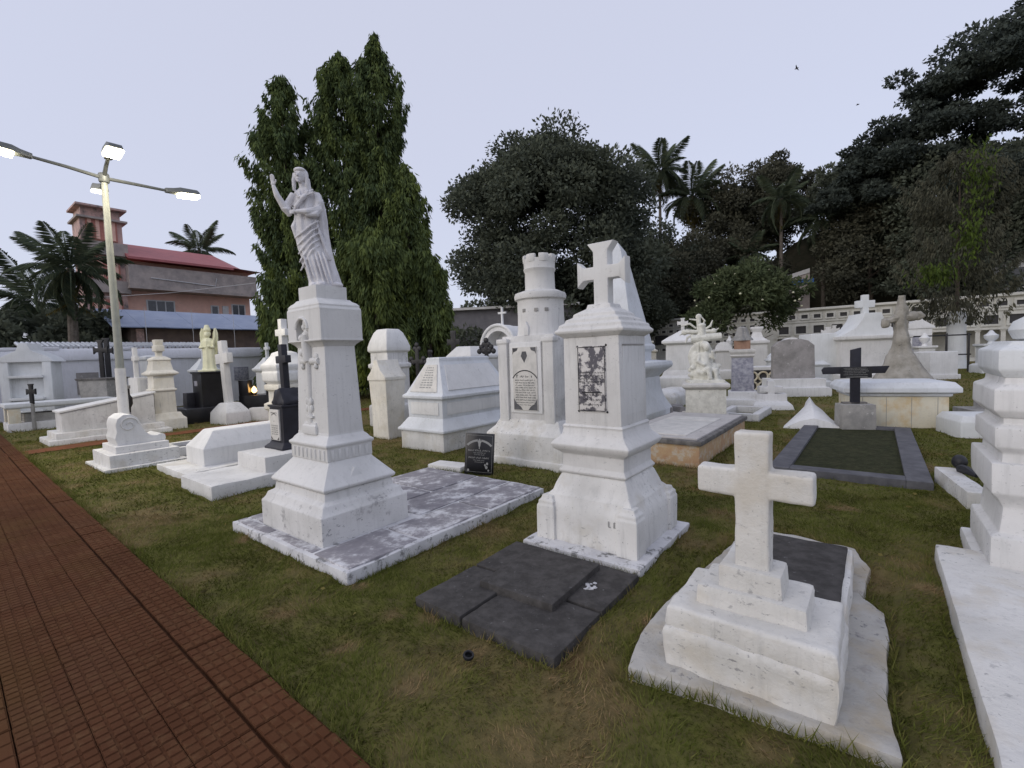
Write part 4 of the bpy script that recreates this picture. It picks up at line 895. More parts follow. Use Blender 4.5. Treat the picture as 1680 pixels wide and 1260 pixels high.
part(uc, 'base', 'white', [(.5, .5, -.03), (.5, .5, .22), (.36, .36, .24), (.36, .36, .42), (.32, .32, .44)], 0, 0, .015)
part(uc, 'shaft', M['marble_grey'], [(.28, .28, .43), (.26, .26, 1.36)], 0, 0, .008)
part(uc, 'necking', M['marble'], [(.27, .27, 1.35), (.31, .31, 1.40), (.28, .28, 1.43), (.32, .32, 1.50), (.32, .32, 1.56), (.22, .22, 1.58)], 0, 0, .008)
part(uc, 'brick_collar', 'terracotta', [(.20, .20, 1.57), (.20, .20, 1.82)], 0, 0, .008)
b = MB(); robe(b, [(0, 0, .27, .27, 1.81), (0, 0, .26, .26, 1.85), (0, 0, .17, .17, 1.95), (0, 0, .15, .15, 2.06), (0, 0, .11, .11, 2.16), (0, 0, .05, .05, 2.19)], 32, 7, .08); b.build('draped_urn', 'cement', uc)
op = thing('pyramid_cap_tomb', 'white square tomb with a stepped pyramid cap, left of the angel carving', 'tomb', (7.5, 20.3), R(-25), foot=(.9, .9))
part(op, 'base', 'white', [(.95, .95, -.03), (.95, .95, .45), (.8, .8, .55), (.72, .72, .75)], 0, 0, .02)
part(op, 'body', M['white_clean'], [(.66, .66, .74), (.64, .64, 1.85)], 0, 0, .012)
part(op, 'cap', M['white_clean'], [(.66, .66, 1.84), (.80, .80, 1.92), (.80, .80, 2.02), (.6, .6, 2.16), (.3, .3, 2.34), (.2, .2, 2.40), (.12, .12, 2.46)], 0, 0, .012)
b = MB(); latin(b, .07, .22, .06, 2.44, 3.0, 2.78, .07, flare=.03); b.build('finial_cross', 'white', op, bevel=.012)
# ornate fretted stone cross behind the angel
oc = thing('fretted_cross', 'ornate pale openwork stone cross with curled rays behind the angel carving', 'grave cross', (6.3, 15.6), R(-18))
b = MB(); b.tube([(0, 0, 0), (0, 0, 2.75)], .07); b.tube([(-.45, 0, 2.2), (.45, 0, 2.2)], .07)
for k in range(10):
    a = R(k * 36 + 18); b.tube([(.15 * math.cos(a), 0, 2.2 + .15 * math.sin(a)), (.4 * math.cos(a + .15), 0, 2.2 + .4 * math.sin(a + .15)), (.62 * math.cos(a + .5), 0, 2.2 + .5 * math.sin(a + .5))], [.03, .04, .02], 6)
for a in range(0, 360, 90): b.ell((.45 * math.cos(R(a)), 0, 2.2 + .5 * math.sin(R(a))), (.1, .07, .1), 8, 6)
b.build('cross', 'cherub', oc)
part(oc, 'base', 'cherub', [(.3, .25, -.03), (.3, .25, .5), (.15, .12, .6)], 0, 0, .02)
gs = thing('grey_slab_tomb', 'broad weathered grey headstone standing on a white plinth, right middle distance', 'headstone', (9.25, 15.3), R(-14), foot=(.9, .7))
part(gs, 'plinth', 'white', [(.92, .62, -.03), (.92, .62, .28), (.80, .5, .30), (.80, .5, .56)], 0, 0, .015)
b = MB(); b.prism_y([(-.62, .55), (.62, .55), (.60, 1.62), (.42, 1.78), (.2, 1.84), (-.2, 1.84), (-.42, 1.78), (-.60, 1.62)], -.14, .14); b.build('slab', 'greyslab', gs, bevel=.02)
lw = thing('low_cross_block', 'low white stepped cross-shaped block in the grass before the fretwork grave', 'grave marker', (6.85, 12.3), R(-22), foot=(.5, .5))
part(lw, 'lower', 'white', [(.48, .55, -.03), (.44, .5, .12), (.36, .2, .2), (.36, .2, .38)], 0, 0, .02)
b = MB(); latin(b, .08, .27, .16, .36, .72, .5, .07); b.build('cross', 'white', lw, bevel=.02)
fg = thing('fretwork_grave', 'low grave box with pierced fretwork sides and white rim', 'grave', (9.45, 17.4), R(-14), foot=(.8, .8))
b = MB(); b.box(-.75, .75, -.6, .6, .78, .9); b.build('rim', 'white', fg, bevel=.012); b = MB(); b.box(-.66, .66, -.52, .52, -.03, .8); b.build('box', 'niche_dark', fg)
ring = MB(); ring.tube([(.16 * math.cos(R(a)), 0, .16 * math.sin(R(a))) for a in range(0, 361, 30)], .035, 6); ring = ring.data('fret_ring', 'cream')
for i in range(4):
    for j in range(2): inst('fret_ring', ring, fg, (-.52 + i * .35, -.56, .2 + j * .36))
for x in (-.7, .7): b = MB(); b.box(x - .06, x + .06, -.62, -.5, -.03, .79); b.build('corner_post', 'white', fg)
cn = thing('cone_grave', 'low white tent-shaped grave with a tapering rounded spine on the grass', 'grave', (6.05, 9.35), R(-30), foot=(.62, .75))
b = MB(); b.loft([[(w_ * x, y, h * z) for x, z in ((-1, -.06), (-.98, .05), (-.42, .75), (0, 1), (.42, .75), (.98, .05), (1, -.06))] for y, w_, h in ((-.62, .52, .22), (-.3, .50, .33), (.1, .42, .40), (.35, .30, .44), (.55, .20, .47), (.95, .17, .49))]); b.build('body', M['white_clean'], cn, bevel=.015)
cs = thing('chest_tomb', 'cream-sided chest tomb with a broad white lid behind the black cross', 'tomb', (7.45, 9.15), R(-24), foot=(.85, .6))
part(cs, 'chest', 'cream', [(.74, .5, -.03), (.74, .5, .60)], 0, 0, .012)
for x in (-.55, -.18, .2, .58):
    b = MB(); b.box(x - .004, x + .004, -.503, -.49, .02, .58); b.build('joint', 'cement', cs)
part(cs, 'lid', M['white_cool'], [(.75, .51, .59), (.78, .54, .61), (.78, .54, .65), (.88, .64, .68), (.88, .64, .76), (.80, .56, .86), (.6, .36, .88)], 0, 0, .01)
pf = thing('cement_plot', 'rectangular dark cement kerb around a sunken grass plot, at right', 'grave plot', (5.16, 7.05), R(-38), foot=(.80, 2.15))
for x0, x1, y0, y1 in ((-.79, -.56, -2.1, 2.1), (.56, .79, -2.1, 2.1), (-.56, .56, -2.1, -1.87), (-.56, .56, 1.87, 2.1)):
    b = MB(); b.box(x0, x1, y0, y1, -.03, .085); b.build('kerb', 'plot', pf, bevel=.01)
b = MB(); b.box(-.56, .56, -1.87, 1.87, -.03, .045); b.build('bed', 'soil_plot', pf)
bc = thing('black_plate_cross', 'black cross with a lettered plate, set in a grey cement block on the cement plot', 'grave cross', (6.36, 8.6, .08), R(-16))
part(bc, 'block', 'cement', [(.27, .2, -.05), (.26, .19, .42)], 0, 0, .012)
b = MB(); b.box(-.19, .19, -.03, .1, .42, .45); b.build('dark_bed', 'dark_rim', bc)
b = MB(); b.prism_y([(-.075, .40), (.075, .40), (.075, .98), (.46, .98), (.53, 1.11), (.085, 1.11), (.085, 1.46), (-.075, 1.42), (-.075, 1.11), (-.50, 1.11), (-.54, 1.06), (-.52, .98), (-.075, .98)], -.03, .03)
xb = b.build('cross', 'granite_matt', bc, bevel=.005)
b = MB(); b.box(-.25, .25, -.045, -.028, .90, 1.105); pl_ = b.build('plate', 'granite', xb)
b = MB()
for i, z in enumerate((1.075, 1.05, 1.02, .99, .955)): scribble(b, -.20 + .02 * (i % 2), .16 + .02 * (i % 3), z, .014, -.0465, 4)
flat(b, [(-.16, .915), (.18, .918), (.18, .926), (-.16, .923)], -.0465); b.build('lettering', 'ink_grey', pl_, smooth=False)
rk = thing('rock_cross_monument', 'tall grey rough stone monument like a tree stump flaring into a boulder base', 'monument', (11.75, 14.0), R(-10), foot=(1.0, .9))
b = MB(); robe(b, [(0, 0, .95, .8, -.05), (0, 0, .80, .68, .45), (.0, 0, .52, .46, .85), (-.02, 0, .27, .26, 1.3), (-.04, 0, .19, .19, 1.9), (-.05, 0, .15, .15, 2.5), (-.02, 0, .09, .09, 3.0)], 30, 6, .06, 2)
b.tube([(-.42, 0, 2.25), (-.2, 0, 2.32), (.2, 0, 2.36), (.45, 0, 2.4)], [.09, .12, .12, .09], 10); b.ell((-.45, 0, 2.2), (.13, .11, .15)); b.ell((.46, 0, 2.38), (.14, .11, .13))
b.build('rock', 'rockm', rk, rough=(.14, .07, 3))
wc = thing('curved_gable_tomb', 'wide white tomb with sweeping curved gable and small cross, behind the rough stone monument', 'tomb', (13.2, 17.4), R(-12), foot=(1.3, 1.0))
part(wc, 'body', 'white', [(1.15, .8, -.03), (1.15, .8, .5), (1.05, .7, .55), (1.05, .7, 1.72), (1.15, .8, 1.78), (1.15, .8, 1.9)], 0, 0, .02)
b = MB(); b.prism_y([(-1.12, 1.89), (1.12, 1.89), (.85, 2.02), (.55, 2.2), (.34, 2.5), (.26, 2.72), (-.26, 2.72), (-.34, 2.5), (-.55, 2.2), (-.85, 2.02)], -.6, .6); b.build('gable', 'white_blue', wc, bevel=.02)
b = MB(); latin(b, .10, .30, .1, 2.7, 3.42, 3.08, .13); b.build('cross', 'white_blue', wc, bevel=.02)
b = MB(); b.box(-1.9, -1.0, -.3, .9, -.03, 2.05); b.build('side_wing', 'white_blue', wc, bevel=.05)
bx = thing('white_box_tomb', 'plain white box-like tomb near the white-painted tree trunk', 'tomb', (18.3, 20.2), R(-5), foot=(.6, .6))
part(bx, 'body', 'white_clean', [(.55, .6, -.03), (.55, .6, 1.15), (.53, .58, 1.17)], 0, 0, .02); part(bx, 'plinth', 'white', [(.62, .67, -.03), (.62, .67, .2)], 0, 0, .02)
rl = thing('low_white_block', 'low pale grave block with sloped edges at right, beyond the kerb piece', 'grave', (7.95, 7.75), R(-20), foot=(.55, .4))
part(rl, 'block', 'white_blue', [(.52, .4, -.03), (.52, .4, .26), (.46, .34, .36)], 0, 0, .015)
rs = thing('grey_step_stone', 'flat greyish step grave half hidden behind the tiered monument', 'grave', (9.75, 9.1), R(-20), foot=(.7, .5))
part(rs, 'step', 'cement', [(.65, .5, -.03), (.65, .5, .22), (.4, .3, .24), (.4, .3, .42)], 0, 0, .015)
wl2 = thing('low_white_vault', 'low white vaulted grave beside the obelisk base', 'grave', (4.75, 13.9), R(-38), foot=(.5, .9))
part(wl2, 'body', 'white_old', [(.45, .85, -.03), (.45, .85, .30), (.36, .76, .42), (.2, .6, .48)], 0, 0, .03)
rb = thing('rubble_grave', 'low broken grey kerb stones on a white slab beside the cream plinth', 'grave', (3.95, 11.5), R(-38), foot=(.4, .7))
part(rb, 'slab', 'white', [(.42, .7, -.03), (.42, .7, .1)], 0, 0, .02)
for k, (x, y, a) in enumerate(((-.1, -.3, 20), (.12, .05, -35), (-.05, .35, 70))):
    b = MB(); b.box(-.22, .22, -.08, .08, .095, .23); b.build('loose_stone', 'greyslab', rb, bevel=.02, loc=(x, y, 0), rot=(0, 0, R(a)))
op2 = thing('white_plot_edge', 'white open kerb plot with a pale slab, right of the urn column base', 'grave plot', (5.45, 10.9), R(-38), foot=(.45, .8))
for x0, x1, y0, y1 in ((-.45, -.3, -.8, .8), (.3, .45, -.8, .8), (-.3, .3, -.8, -.65), (-.3, .3, .65, .8)):
    b = MB(); b.box(x0, x1, y0, y1, -.03, .16); b.build('kerb', 'white', op2, bevel=.015)
# tombs further back, right side
def urn_tomb(label, loc, h, w, rz=R(-20), mat='white_clean', style=0):
    t = thing('white_tomb', label, 'tomb', loc, rz, group='white tombs in the back rows', foot=(w * 1.2, w * 1.2))
    mat = random.choice(('white_clean', 'white_cool', 'white_cream', 'white_streaked', 'white'))
    part(t, 'base', mat, [(w * 1.15, w * 1.1, -.03), (w * 1.15, w * 1.1, h * .2), (w * .95, w * .9, h * .24)], 0, 0, .02)
    part(t, 'body', mat, [(w * .82, w * .78, h * .23), (w * .8, w * .76, h * .66), (w * .98, w * .95, h * .69), (w * .98, w * .95, h * .74)], 0, 0, .015)
    if style == 0:
        part(t, 'cap', mat, [(w * .9, w * .85, h * .735), (w * .5, w * .48, h * .80), (w * .34, w * .32, h * .90), (w * .52, w * .5, h * .96), (w * .52, w * .5, h)], 0, 0, .015)
    elif style == 1:
        part(t, 'cap', mat, [(w * .85, w * .8, h * .735), (w * .4, w * .38, h * .84)], 0, 0, .015)
        b = MB(); latin(b, w * .16, w * .5, w * .14, h * .83, h * 1.12, h * 1.0, w * .16, flare=w * .08); b.build('cross', mat, t, bevel=.012)
    elif style == 2:
        b = MB(); b.prism_y([(-w * .8, h * .735), (w * .8, h * .735)] + [(w * .8 * math.cos(R(a)), h * .735 + w * .8 * math.sin(R(a))) for a in range(15, 180, 15)], -w * .6, w * .6); b.build('arched_top', mat, t, bevel=.015)
    else:
        b = MB(); b.lathe([(w * .3, h * .735), (w * .2, h * .8), (w * .5, h * .88), (w * .55, h * .95), (w * .3, h * 1.0), (w * .1, h * 1.08)], 18); b.build('urn', mat, t)
    return t
urn_tomb('white tomb with concave stepped cap right of the urn column', (12.4, 23.5), 2.65, .52)
urn_tomb('wide plain white tomb with arched top behind the grey headstone', (12.6, 21.0), 2.05, .62, style=2)
urn_tomb('small white arched tomb left of the urn column, in the back', (11.4, 25.0), 2.15, .5, style=2)
urn_tomb('slim white tomb with pointed urn just left of the urn column', (12.2, 26.0), 2.15, .33, style=3)
urn_tomb('white tomb with cross behind the grey headstone, right side', (17.0, 25.0), 2.3, .6, style=1)
urn_tomb('white tomb with urn left of the curved gable tomb', (15.4, 21.2), 2.35, .5, style=3)
urn_tomb('small white capped tomb far back before the columbarium arcade', (21.5, 31.0), 2.6, .6, style=1)
urn_tomb('white tomb under the plumeria bush', (9.9, 26.5), 1.9, .6, style=2)
urn_tomb('pale tomb with stepped cap beside the pyramid-capped tomb', (6.2, 26.0), 2.2, .6, style=0)
urn_tomb('white tomb at the far right before the arcade, near the tree', (23.2, 22.5), 1.9, .5, style=3)
urn_tomb('slender white tomb with cross between obelisk and pyramid-capped tomb', (4.9, 18.6), 1.5, .36, style=1)
urn_tomb('tiny white cross tomb right of the grey headstone', (11.6, 17.6), 1.25, .34, style=1)
urn_tomb('low white arched marker left of the curved gable tomb', (10.9, 19.2), 1.5, .36, style=2)
urn_tomb('small white urn tomb behind the plain white box tomb', (20.6, 23.2), 1.9, .4, style=3)
urn_tomb('small white cross tomb before the plumeria bush', (14.6, 29.5), 2.2, .45, style=1)
urn_tomb('white capped tomb far back left of the plumeria bush', (9.2, 31.0), 2.3, .55, style=0)
urn_tomb('narrow white cross tomb far right before the arcade pillars', (25.6, 30.5), 2.2, .45, style=1)
ca = thing('chapel_niche', 'small white gabled niche shrine with peaked roof, far right behind the rough monument', 'shrine', (22.6, 26.0), R(-25), foot=(.6, .6))
part(ca, 'body', 'white_clean', [(.55, .5, -.03), (.55, .5, 2.35)], 0, 0, .012)
b = MB(); b.prism_y([(-.68, 2.34), (.68, 2.34), (.66, 2.44), (.15, 2.8), (.06, 3.0), (-.06, 3.0), (-.15, 2.8), (-.66, 2.44)], -.55, .55); b.build('gable', 'white_clean', ca, bevel=.012)
b = MB(); b.box(-.3, .3, -.52, -.49, 1.0, 1.9); b.build('niche', 'marble_grey', ca)
rg = thing('iron_railing', 'dark thin iron railing posts beside the white shrine', 'railing', (22.0, 24.2), R(-20))
for k in range(4): b = MB(); b.tube([(k * .9 - 1.3, 0, 0), (k * .9 - 1.3, 0, 2.0)], .05, 6); b.build('post', 'iron', rg)
b = MB(); b.tube([(-1.5, 0, 1.9), (1.5, 0, 1.9)], .035, 6); b.tube([(-1.5, 0, .9), (1.5, 0, .9)], .035, 6); b.build('rail', 'iron', rg)
# small things on the grass
o = MB().lathe([(.028, 0), (.03, .008), (.028, .016), (.02, .016), (.018, .008), (.02, 0)], 18).build('rubber_ring', 'iron', None, loc=(-.28, 2.36, .03), rot=(R(12), R(8), 0)); tag(o, 'small black ring lying in the grass at the front', 'ring')

# ------------------------------------------------------------------ columbarium along the back
cb = thing('columbarium', 'long pale two-storey columbarium with rows of burial niches and an arcade along the back', 'columbarium', (34, 38), RZ)
b = MB(); b.box(-27, -11, 0, 2.4, -.05, 4.85); b.build('niche_wall', 'colwhite', cb)
b = MB(); b.box(-11, 20, 1.9, 2.4, -.05, 4.85); b.build('back_wall', 'colwhite', cb)
b = MB(); b.box(-11.0, 20, 0, .3, 2.45, 4.85); b.build('fascia', 'colwhite', cb)
b = MB(); b.box(-27.3, 20.3, -.28, 2.7, 4.84, 5.05); b.build('roof_slab', 'colwhite', cb, bevel=.03)
b = MB(); b.box(-11, 20, -.12, .02, 2.36, 2.5); b.build('string_course', 'colwhite', cb)
b = MB(); b.box(-11, 20, -.10, .02, 3.78, 3.88); b.build('string_course', 'colwhite', cb)
def niche_me(w, h, t=.07, d=.12):
    m_ = MB()
    for x0, x1, z0, z1 in ((-w / 2, w / 2, 0, t), (-w / 2, w / 2, h - t, h), (-w / 2, -w / 2 + t, t, h - t), (w / 2 - t, w / 2, t, h - t)): m_.box(x0, x1, -d, .03, z0, z1)
    m_.m = 1; m_.box(-w / 2 + t, w / 2 - t, -.012, .02, t, h - t)
    return m_.data('niche', ['colwhite', 'niche_dark'], smooth=False)
na, nb_, nc_ = niche_me(.62, .46, .1), niche_me(.78, .62, .14), niche_me(1.12, 1.0, .16)
for j, z in enumerate((1.5, 2.15, 2.8, 3.45, 4.1)):
    for i in range(18): inst('niche', na, cb, (-26.5 + i * .8, 0, z))
for i in range(31): inst('small_niche', nb_, cb, (-10.5 + i * .98, 0, 4.0))
for i in range(22): inst('large_niche', nc_, cb, (-10.2 + i * 1.38, 0, 2.62))
pil = MB(); pil.box(-.13, .13, -.02, .26, -.05, 2.46); pil.box(-.18, .18, -.06, .3, 2.25, 2.44); pil = pil.data('pillar', 'colwhite')
for i in range(23): inst('pillar', pil, cb, (-10.9 + i * 1.38, 0, 0))
b = MB(); b.box(-22.6, -21.2, -.16, 0, 2.3, 3.3); b.build('dark_tablet', 'niche_dark', cb)
b = MB(); b.box(-27, 20, -1.2, 0, -.05, .25); b.build('plinth_step', 'colwhite', cb)
up = thing('upper_house', 'pale house with dark windows rising above the columbarium at the right edge', 'house', (43, 37), RZ)
b = MB(); b.box(-3.2, 9, 2, 8, 0, 8.6); b.build('wall', 'offwhite', up)
for i in range(4):
    b = MB(); b.box(-2.4 + i * 2.6, -1.2 + i * 2.6, 1.93, 2.02, 6.0, 7.6); wv = b.build('window', 'glass_dark', up)
    b = MB(); b.box(-2.5 + i * 2.6, -1.1 + i * 2.6, 1.88, 2.0, 7.6, 7.75); b.build('lintel', 'frame_white', wv)
b = MB(); b.box(-3.6, 9.3, 1.6, 8.3, 8.6, 8.85); b.build('roof', 'offwhite', up)

# ------------------------------------------------------------------ houses beyond the left wall
hs = thing('salmon_house', 'salmon house with red tin roof and mouldy balcony, stair tower on its left', 'house', (-27.6, 34.0), RZ)
b = MB(); b.box(-7, 0, 0, 8.4, 0, 9.5); b.build('wall', 'salmon', hs)
rfm = MB(); rfm.prism_y([(1.5, 9.55), (-2.6, 11.2), (-7.4, 9.5), (-7.4, 9.35), (-2.6, 11.0), (1.5, 9.38)], -.1, 6.7)
rfm.add([(1.5, 6.7, 9.55), (-2.6, 6.7, 11.2), (-7.4, 6.7, 9.5), (-.2, 8.8, 9.5), (1.5, 8.9, 9.45), (-7.4, 8.9, 9.4)], [[0, 1, 3], [0, 3, 4], [1, 2, 5, 3]])
rfm.build('roof', 'redroof', hs)
b = MB(); b.box(0, 1.15, -.05, 8.55, 7.55, 9.05); b.build('balcony_band', 'mould', hs)
b = MB(); b.box(-.2, 1.35, -.1, 8.7, 7.35, 7.56); b.build('balcony_slab', 'mould', hs)
b = MB(); b.tube([(1.2, 1.2, 8.2), (1.2, 5.4, 8.0), (1.2, 5.5, 8.6)], .035, 6); b.build('pipe', 'frame_white', hs)
for y0, y1, z0, z1 in ((1.1, 2.9, 5.55, 6.75), (5.35, 5.95, 5.75, 6.6), (6.9, 8.0, 5.6, 6.8)):
    b = MB(); b.box(-.02, .05, y0, y1, z0, z1); wv = b.build('window', 'frame_white', hs)
    n = max(1, round((y1 - y0) / .55))
    for k in range(n): a = (y1 - y0 - .12) / n; b = MB(); b.box(.04, .065, y0 + .06 + k * a + .04, y0 + .06 + (k + 1) * a - .04, z0 + .08, z1 - .08); b.build('pane', 'glass_dark', wv)
b = MB(); b.box(-.02, .1, 6.2, 6.65, 5.4, 6.6); b.build('air_vent', 'frame_white', hs)
b = MB(); b.box(0, .7, 6.1, 8.5, 4.6, 5.4); b.build('lower_balcony', 'salmon', hs)
b = MB(); b.box(-2.0, .35, -2.3, -.05, 0, 12.0); twr = b.build('stair_tower', 'salmon_old', hs)
for z in (5.0, 8.0, 10.6):
    b = MB(); b.box(.35, .75, -2.4, .1, z - 1.0, z - .15); b.build('tower_band', 'mould', twr)
    b = MB(); b.box(.36, .45, -2.0, -.35, z, z + 1.55); gl = b.build('stair_grille', 'grille', twr)
    for k in range(4): b = MB(); b.box(.45, .49, -1.92 + k * .42, -1.72 + k * .42, z + .05, z + 1.5); b.build('grille_slat', 'salmon', gl)
for z in (11.95, 12.75): b = MB(); b.box(-2.15, .75, -2.5, .2, z, z + .13); b.build('tower_canopy', 'salmon_old' if z > 12.3 else 'mould', twr)
b = MB(); b.box(-1.9, .25, -2.2, -.1, 12.1, 12.76); b.build('tower_head', 'salmon_old', twr)
sd = thing('tin_shed', 'long low shed with blue-grey tin roof just beyond the boundary wall', 'shed', (-19.6, 24.2), RZ)
b = MB(); b.box(-5, 0, 0, 11, 0, 3.75); b.build('wall', 'shed_wall', sd)
for k in range(10):
    y0 = -.9 + k * 1.2; b = MB(); b.prism_y([(.75, 3.72), (.75, 3.77), (-2.4, 4.92), (-2.4, 4.87)], y0, y0 + 1.215); b.build('roof_sheet', 'tin_blue', sd, loc=(0, 0, .012 * (k % 2)))
b = MB(); b.prism_y([(-2.4, 4.86), (-2.4, 4.92), (-5.6, 3.7), (-5.6, 3.64)], -.9, 11.1); b.build('rear_roof', 'tin_blue', sd)
b = MB(); b.prism_y([(.2, 3.6), (-2.4, 4.8), (-5.2, 3.6)], -.6, -.45); b.build('gable_board', 'timber_dark', sd)
b = MB(); b.box(.02, .06, 7.2, 10.9, 2.0, 3.3); b.build('green_tarpaulin', 'tarp_green', sd)
b = MB(); b.box(.01, .2, .2, .5, 0, 3.7); b.build('post', 'salmon_old', sd)
for k in range(5):
    t = thing('hanging_wire', ['thin pale wire hanging in front of the tin shed, leftmost', 'thin pale wire hanging before the tin shed, second from left', 'thin pale wire hanging before the middle of the tin shed', 'thin pale wire hanging before the tin shed, second from right', 'thin pale wire hanging before the green tarpaulin of the shed, rightmost'][k], 'wire', (-18.2 + k * 1.25, 23.4 + k * 1.6), 0, group='wires hanging before the shed')
    b = MB(); b.tube([(0, 0, 2.3), (.03, 0, 3.3), (0, 0, 4.7)], .011, 5); b.build('strand', 'frame_white', t)
dl = thing('dark_roof_shed', 'dark tiled low shed roof at the far left beyond the wall', 'shed', (-26.5, 20.5), RZ)
b = MB(); b.box(-4, 0, -5, 3, 0, 2.8); b.build('wall', 'shed_wall', dl); b = MB(); b.prism_y([(.6, 2.7), (-1.9, 4.2), (-4.6, 2.7)], -5.5, 3.4); b.build('roof', 'tile_dark', dl)
b = MB()
for k in range(46): b.tube([(-.2 + .05 * (k % 2), k * .14, 2.52), (-1.6 + .05 * (k % 2), k * .14, 2.72)], .07, 6)
o = b.build('tin_sheet', 'tin_pale', None, loc=(-17.0, 16.3, 0), rot=(0, 0, RZ)); tag(o, 'pale corrugated tin sheet laid over the left wall', 'tin sheet')
wh = thing('white_block_house', 'white flat-roofed block with dark balcony beyond the tin shed', 'house', (-22.0, 46.0), RZ)
b = MB(); b.box(-6, 0, 0, 12, 0, 7.2); b.build('wall', 'offwhite', wh); b = MB(); b.box(-4, -.5, 3, 11, 7.2, 8.8); b.build('upper_floor', 'offwhite', wh)
b = MB(); b.box(0, .5, .5, 10, 5.7, 6.7); b.build('balcony', 'glass_dark', wh)
for y in (1.5, 5, 8): b = MB(); b.box(.0, .05, y, y + 1.1, 3.6, 4.6); b.build('window', 'mould', wh)
gh = thing('grey_hall', 'low grey rendered hall behind the mast trees with a pale roof edge', 'hall', (-6.4, 41.0), R(-8))
b = MB(); b.box(-9, 12, 0, 7, 0, 5.7); b.build('wall', 'grey_house', gh); b = MB(); b.box(-9.4, 12.4, -.5, 7.4, 5.7, 5.9); b.build('roof_edge', 'offwhite', gh)

# ------------------------------------------------------------------ lamp post
lp = thing('lamp_post', 'tall grey lamp post with white-painted foot and four lit street-light heads', 'street lamp', (-7.22, 8.6), 0, foot=(.1, .1))
b = MB(); b.lathe([(.064, 1.62), (.057, 3.0), (.047, 5.05), (.042, 5.15)], 16); b.build('pole', 'pole_grey', lp)
b = MB(); b.lathe([(.10, -.02), (.095, .3), (.085, .32), (.080, 1.63)], 16); b.build('painted_foot', 'white', lp)
b = MB(); b.lathe([(.07, 4.98), (.08, 5.0), (.08, 5.12), (.07, 5.14)], 16); b.build('collar', 'galv', lp)
for (dx, dy), Ln, dz, hl, dim in (((-.616, -.788), .98, .10, .52, 0), ((.616, .788), 1.0, .02, .5, 0), ((.788, -.616), .42, .26, .46, 0), ((-.788, .616), .16, -.12, .28, 1)):
    az = math.atan2(dy, dx)
    b = MB(); b.tube([(0, 0, 5.06), (dx * Ln * .5, dy * Ln * .5, 5.06 + dz * .6), (dx * Ln, dy * Ln, 5.06 + dz)], [.034, .03, .026], 8); b.build('arm', 'galv', lp)
    b = MB(); b.loft([[(x, -w_, z0), (x, w_, z0), (x, w_ * .8, z1), (x, -w_ * .8, z1)] for x, w_, z0, z1 in ((-.08, .05, -.03, .05), (.06, .075, -.03, .06), (.16, .13, -.03, .075), (hl - .05, .13, -.03, .06), (hl, .09, -.03, .03))])
    hd = b.build('lamp_head', 'galv', lp, bevel=.01, loc=(dx * Ln, dy * Ln, 5.06 + dz), rot=(0, R(-6), az))
    b = MB(); b.box(.13, hl - .01, -.12, .12, -.085, -.028); b.build('lit_panel', 'lamp_dim' if dim else 'lamp', hd, bevel=.025)
    if not dim:
        ld = bpy.data.lights.new('lamp_head_light', 'AREA'); ld.shape = 'RECTANGLE'; ld.size = .3; ld.size_y = .2; ld.energy = 40; ld.color = (1, .90, .70)
        lo = bpy.data.objects.new('lamp_head_light', ld); COL.objects.link(lo); lo.parent = lp
        lo.location = (dx * (Ln + .3), dy * (Ln + .3), 5.06 + dz - .09)
ow = MB(); ow.tube([(-30, 26, 5.7), (-24, 25.4, 5.5), (-18, 25, 5.6), (-9, 24.5, 6.2)], .012, 5)
tag(ow.build('overhead_wire', 'frame_white', None), 'thin overhead wire strung across the palms at left', 'wire')
for lb, p, a in (('tiny dark bird high in the sky right of centre', (24.5, 40, 24.6), 20), ('faint tiny bird above the rain tree edge', (37, 50, 26.5), -15)):
    b = MB(); b.ell((0, 0, 0), (.05, .16, .05), 8, 6); 
    for s in (-1, 1): b.add([(0, .06, 0), (s * .2, .02, .1), (s * .36, -.08, .03), (0, -.07, 0)], [[0, 1, 2, 3]])
    o = b.build('bird', 'iron', None, loc=p, rot=(0, R(a), R(40))); tag(o, lb, 'bird')
# ------------------------------------------------------------------ wooded hill
def hill_h(x, y):
    q = x * U2[0] + y * U2[1]; p = -x * .788 + y * .616
    h = np.clip((q - 54) / 16, 0, 1); h = h * h * (3 - 2 * h) * 15
    side = np.clip((30 - p) / 22, 0, 1)
    return h * side + (vnoise(x * .12, y * .12) - .5) * 2.2 * np.clip((q - 56) / 10, 0, 1) * side
qx, qy = np.meshgrid(np.linspace(-15, 130, 75), np.linspace(20, 190, 75))
hz_ = hill_h(qx.ravel(), qy.ravel()) - .12
n_ = 75; I = (np.arange(n_ - 1)[:, None] * n_ + np.arange(n_ - 1)[None, :]).ravel()
me = np_mesh('hill', np.stack([qx.ravel(), qy.ravel(), hz_], 1), np.stack([I, I + 1, I + n_ + 1, I + n_], 1), 'hillm'); me.polygons.foreach_set('use_smooth', [True] * len(me.polygons))
struct(bpy.data.objects.new('hill', me)); COL.objects.link(bpy.data.objects['hill'])
def hh(x, y): return float(hill_h(np.array([x]), np.array([y]))[0])

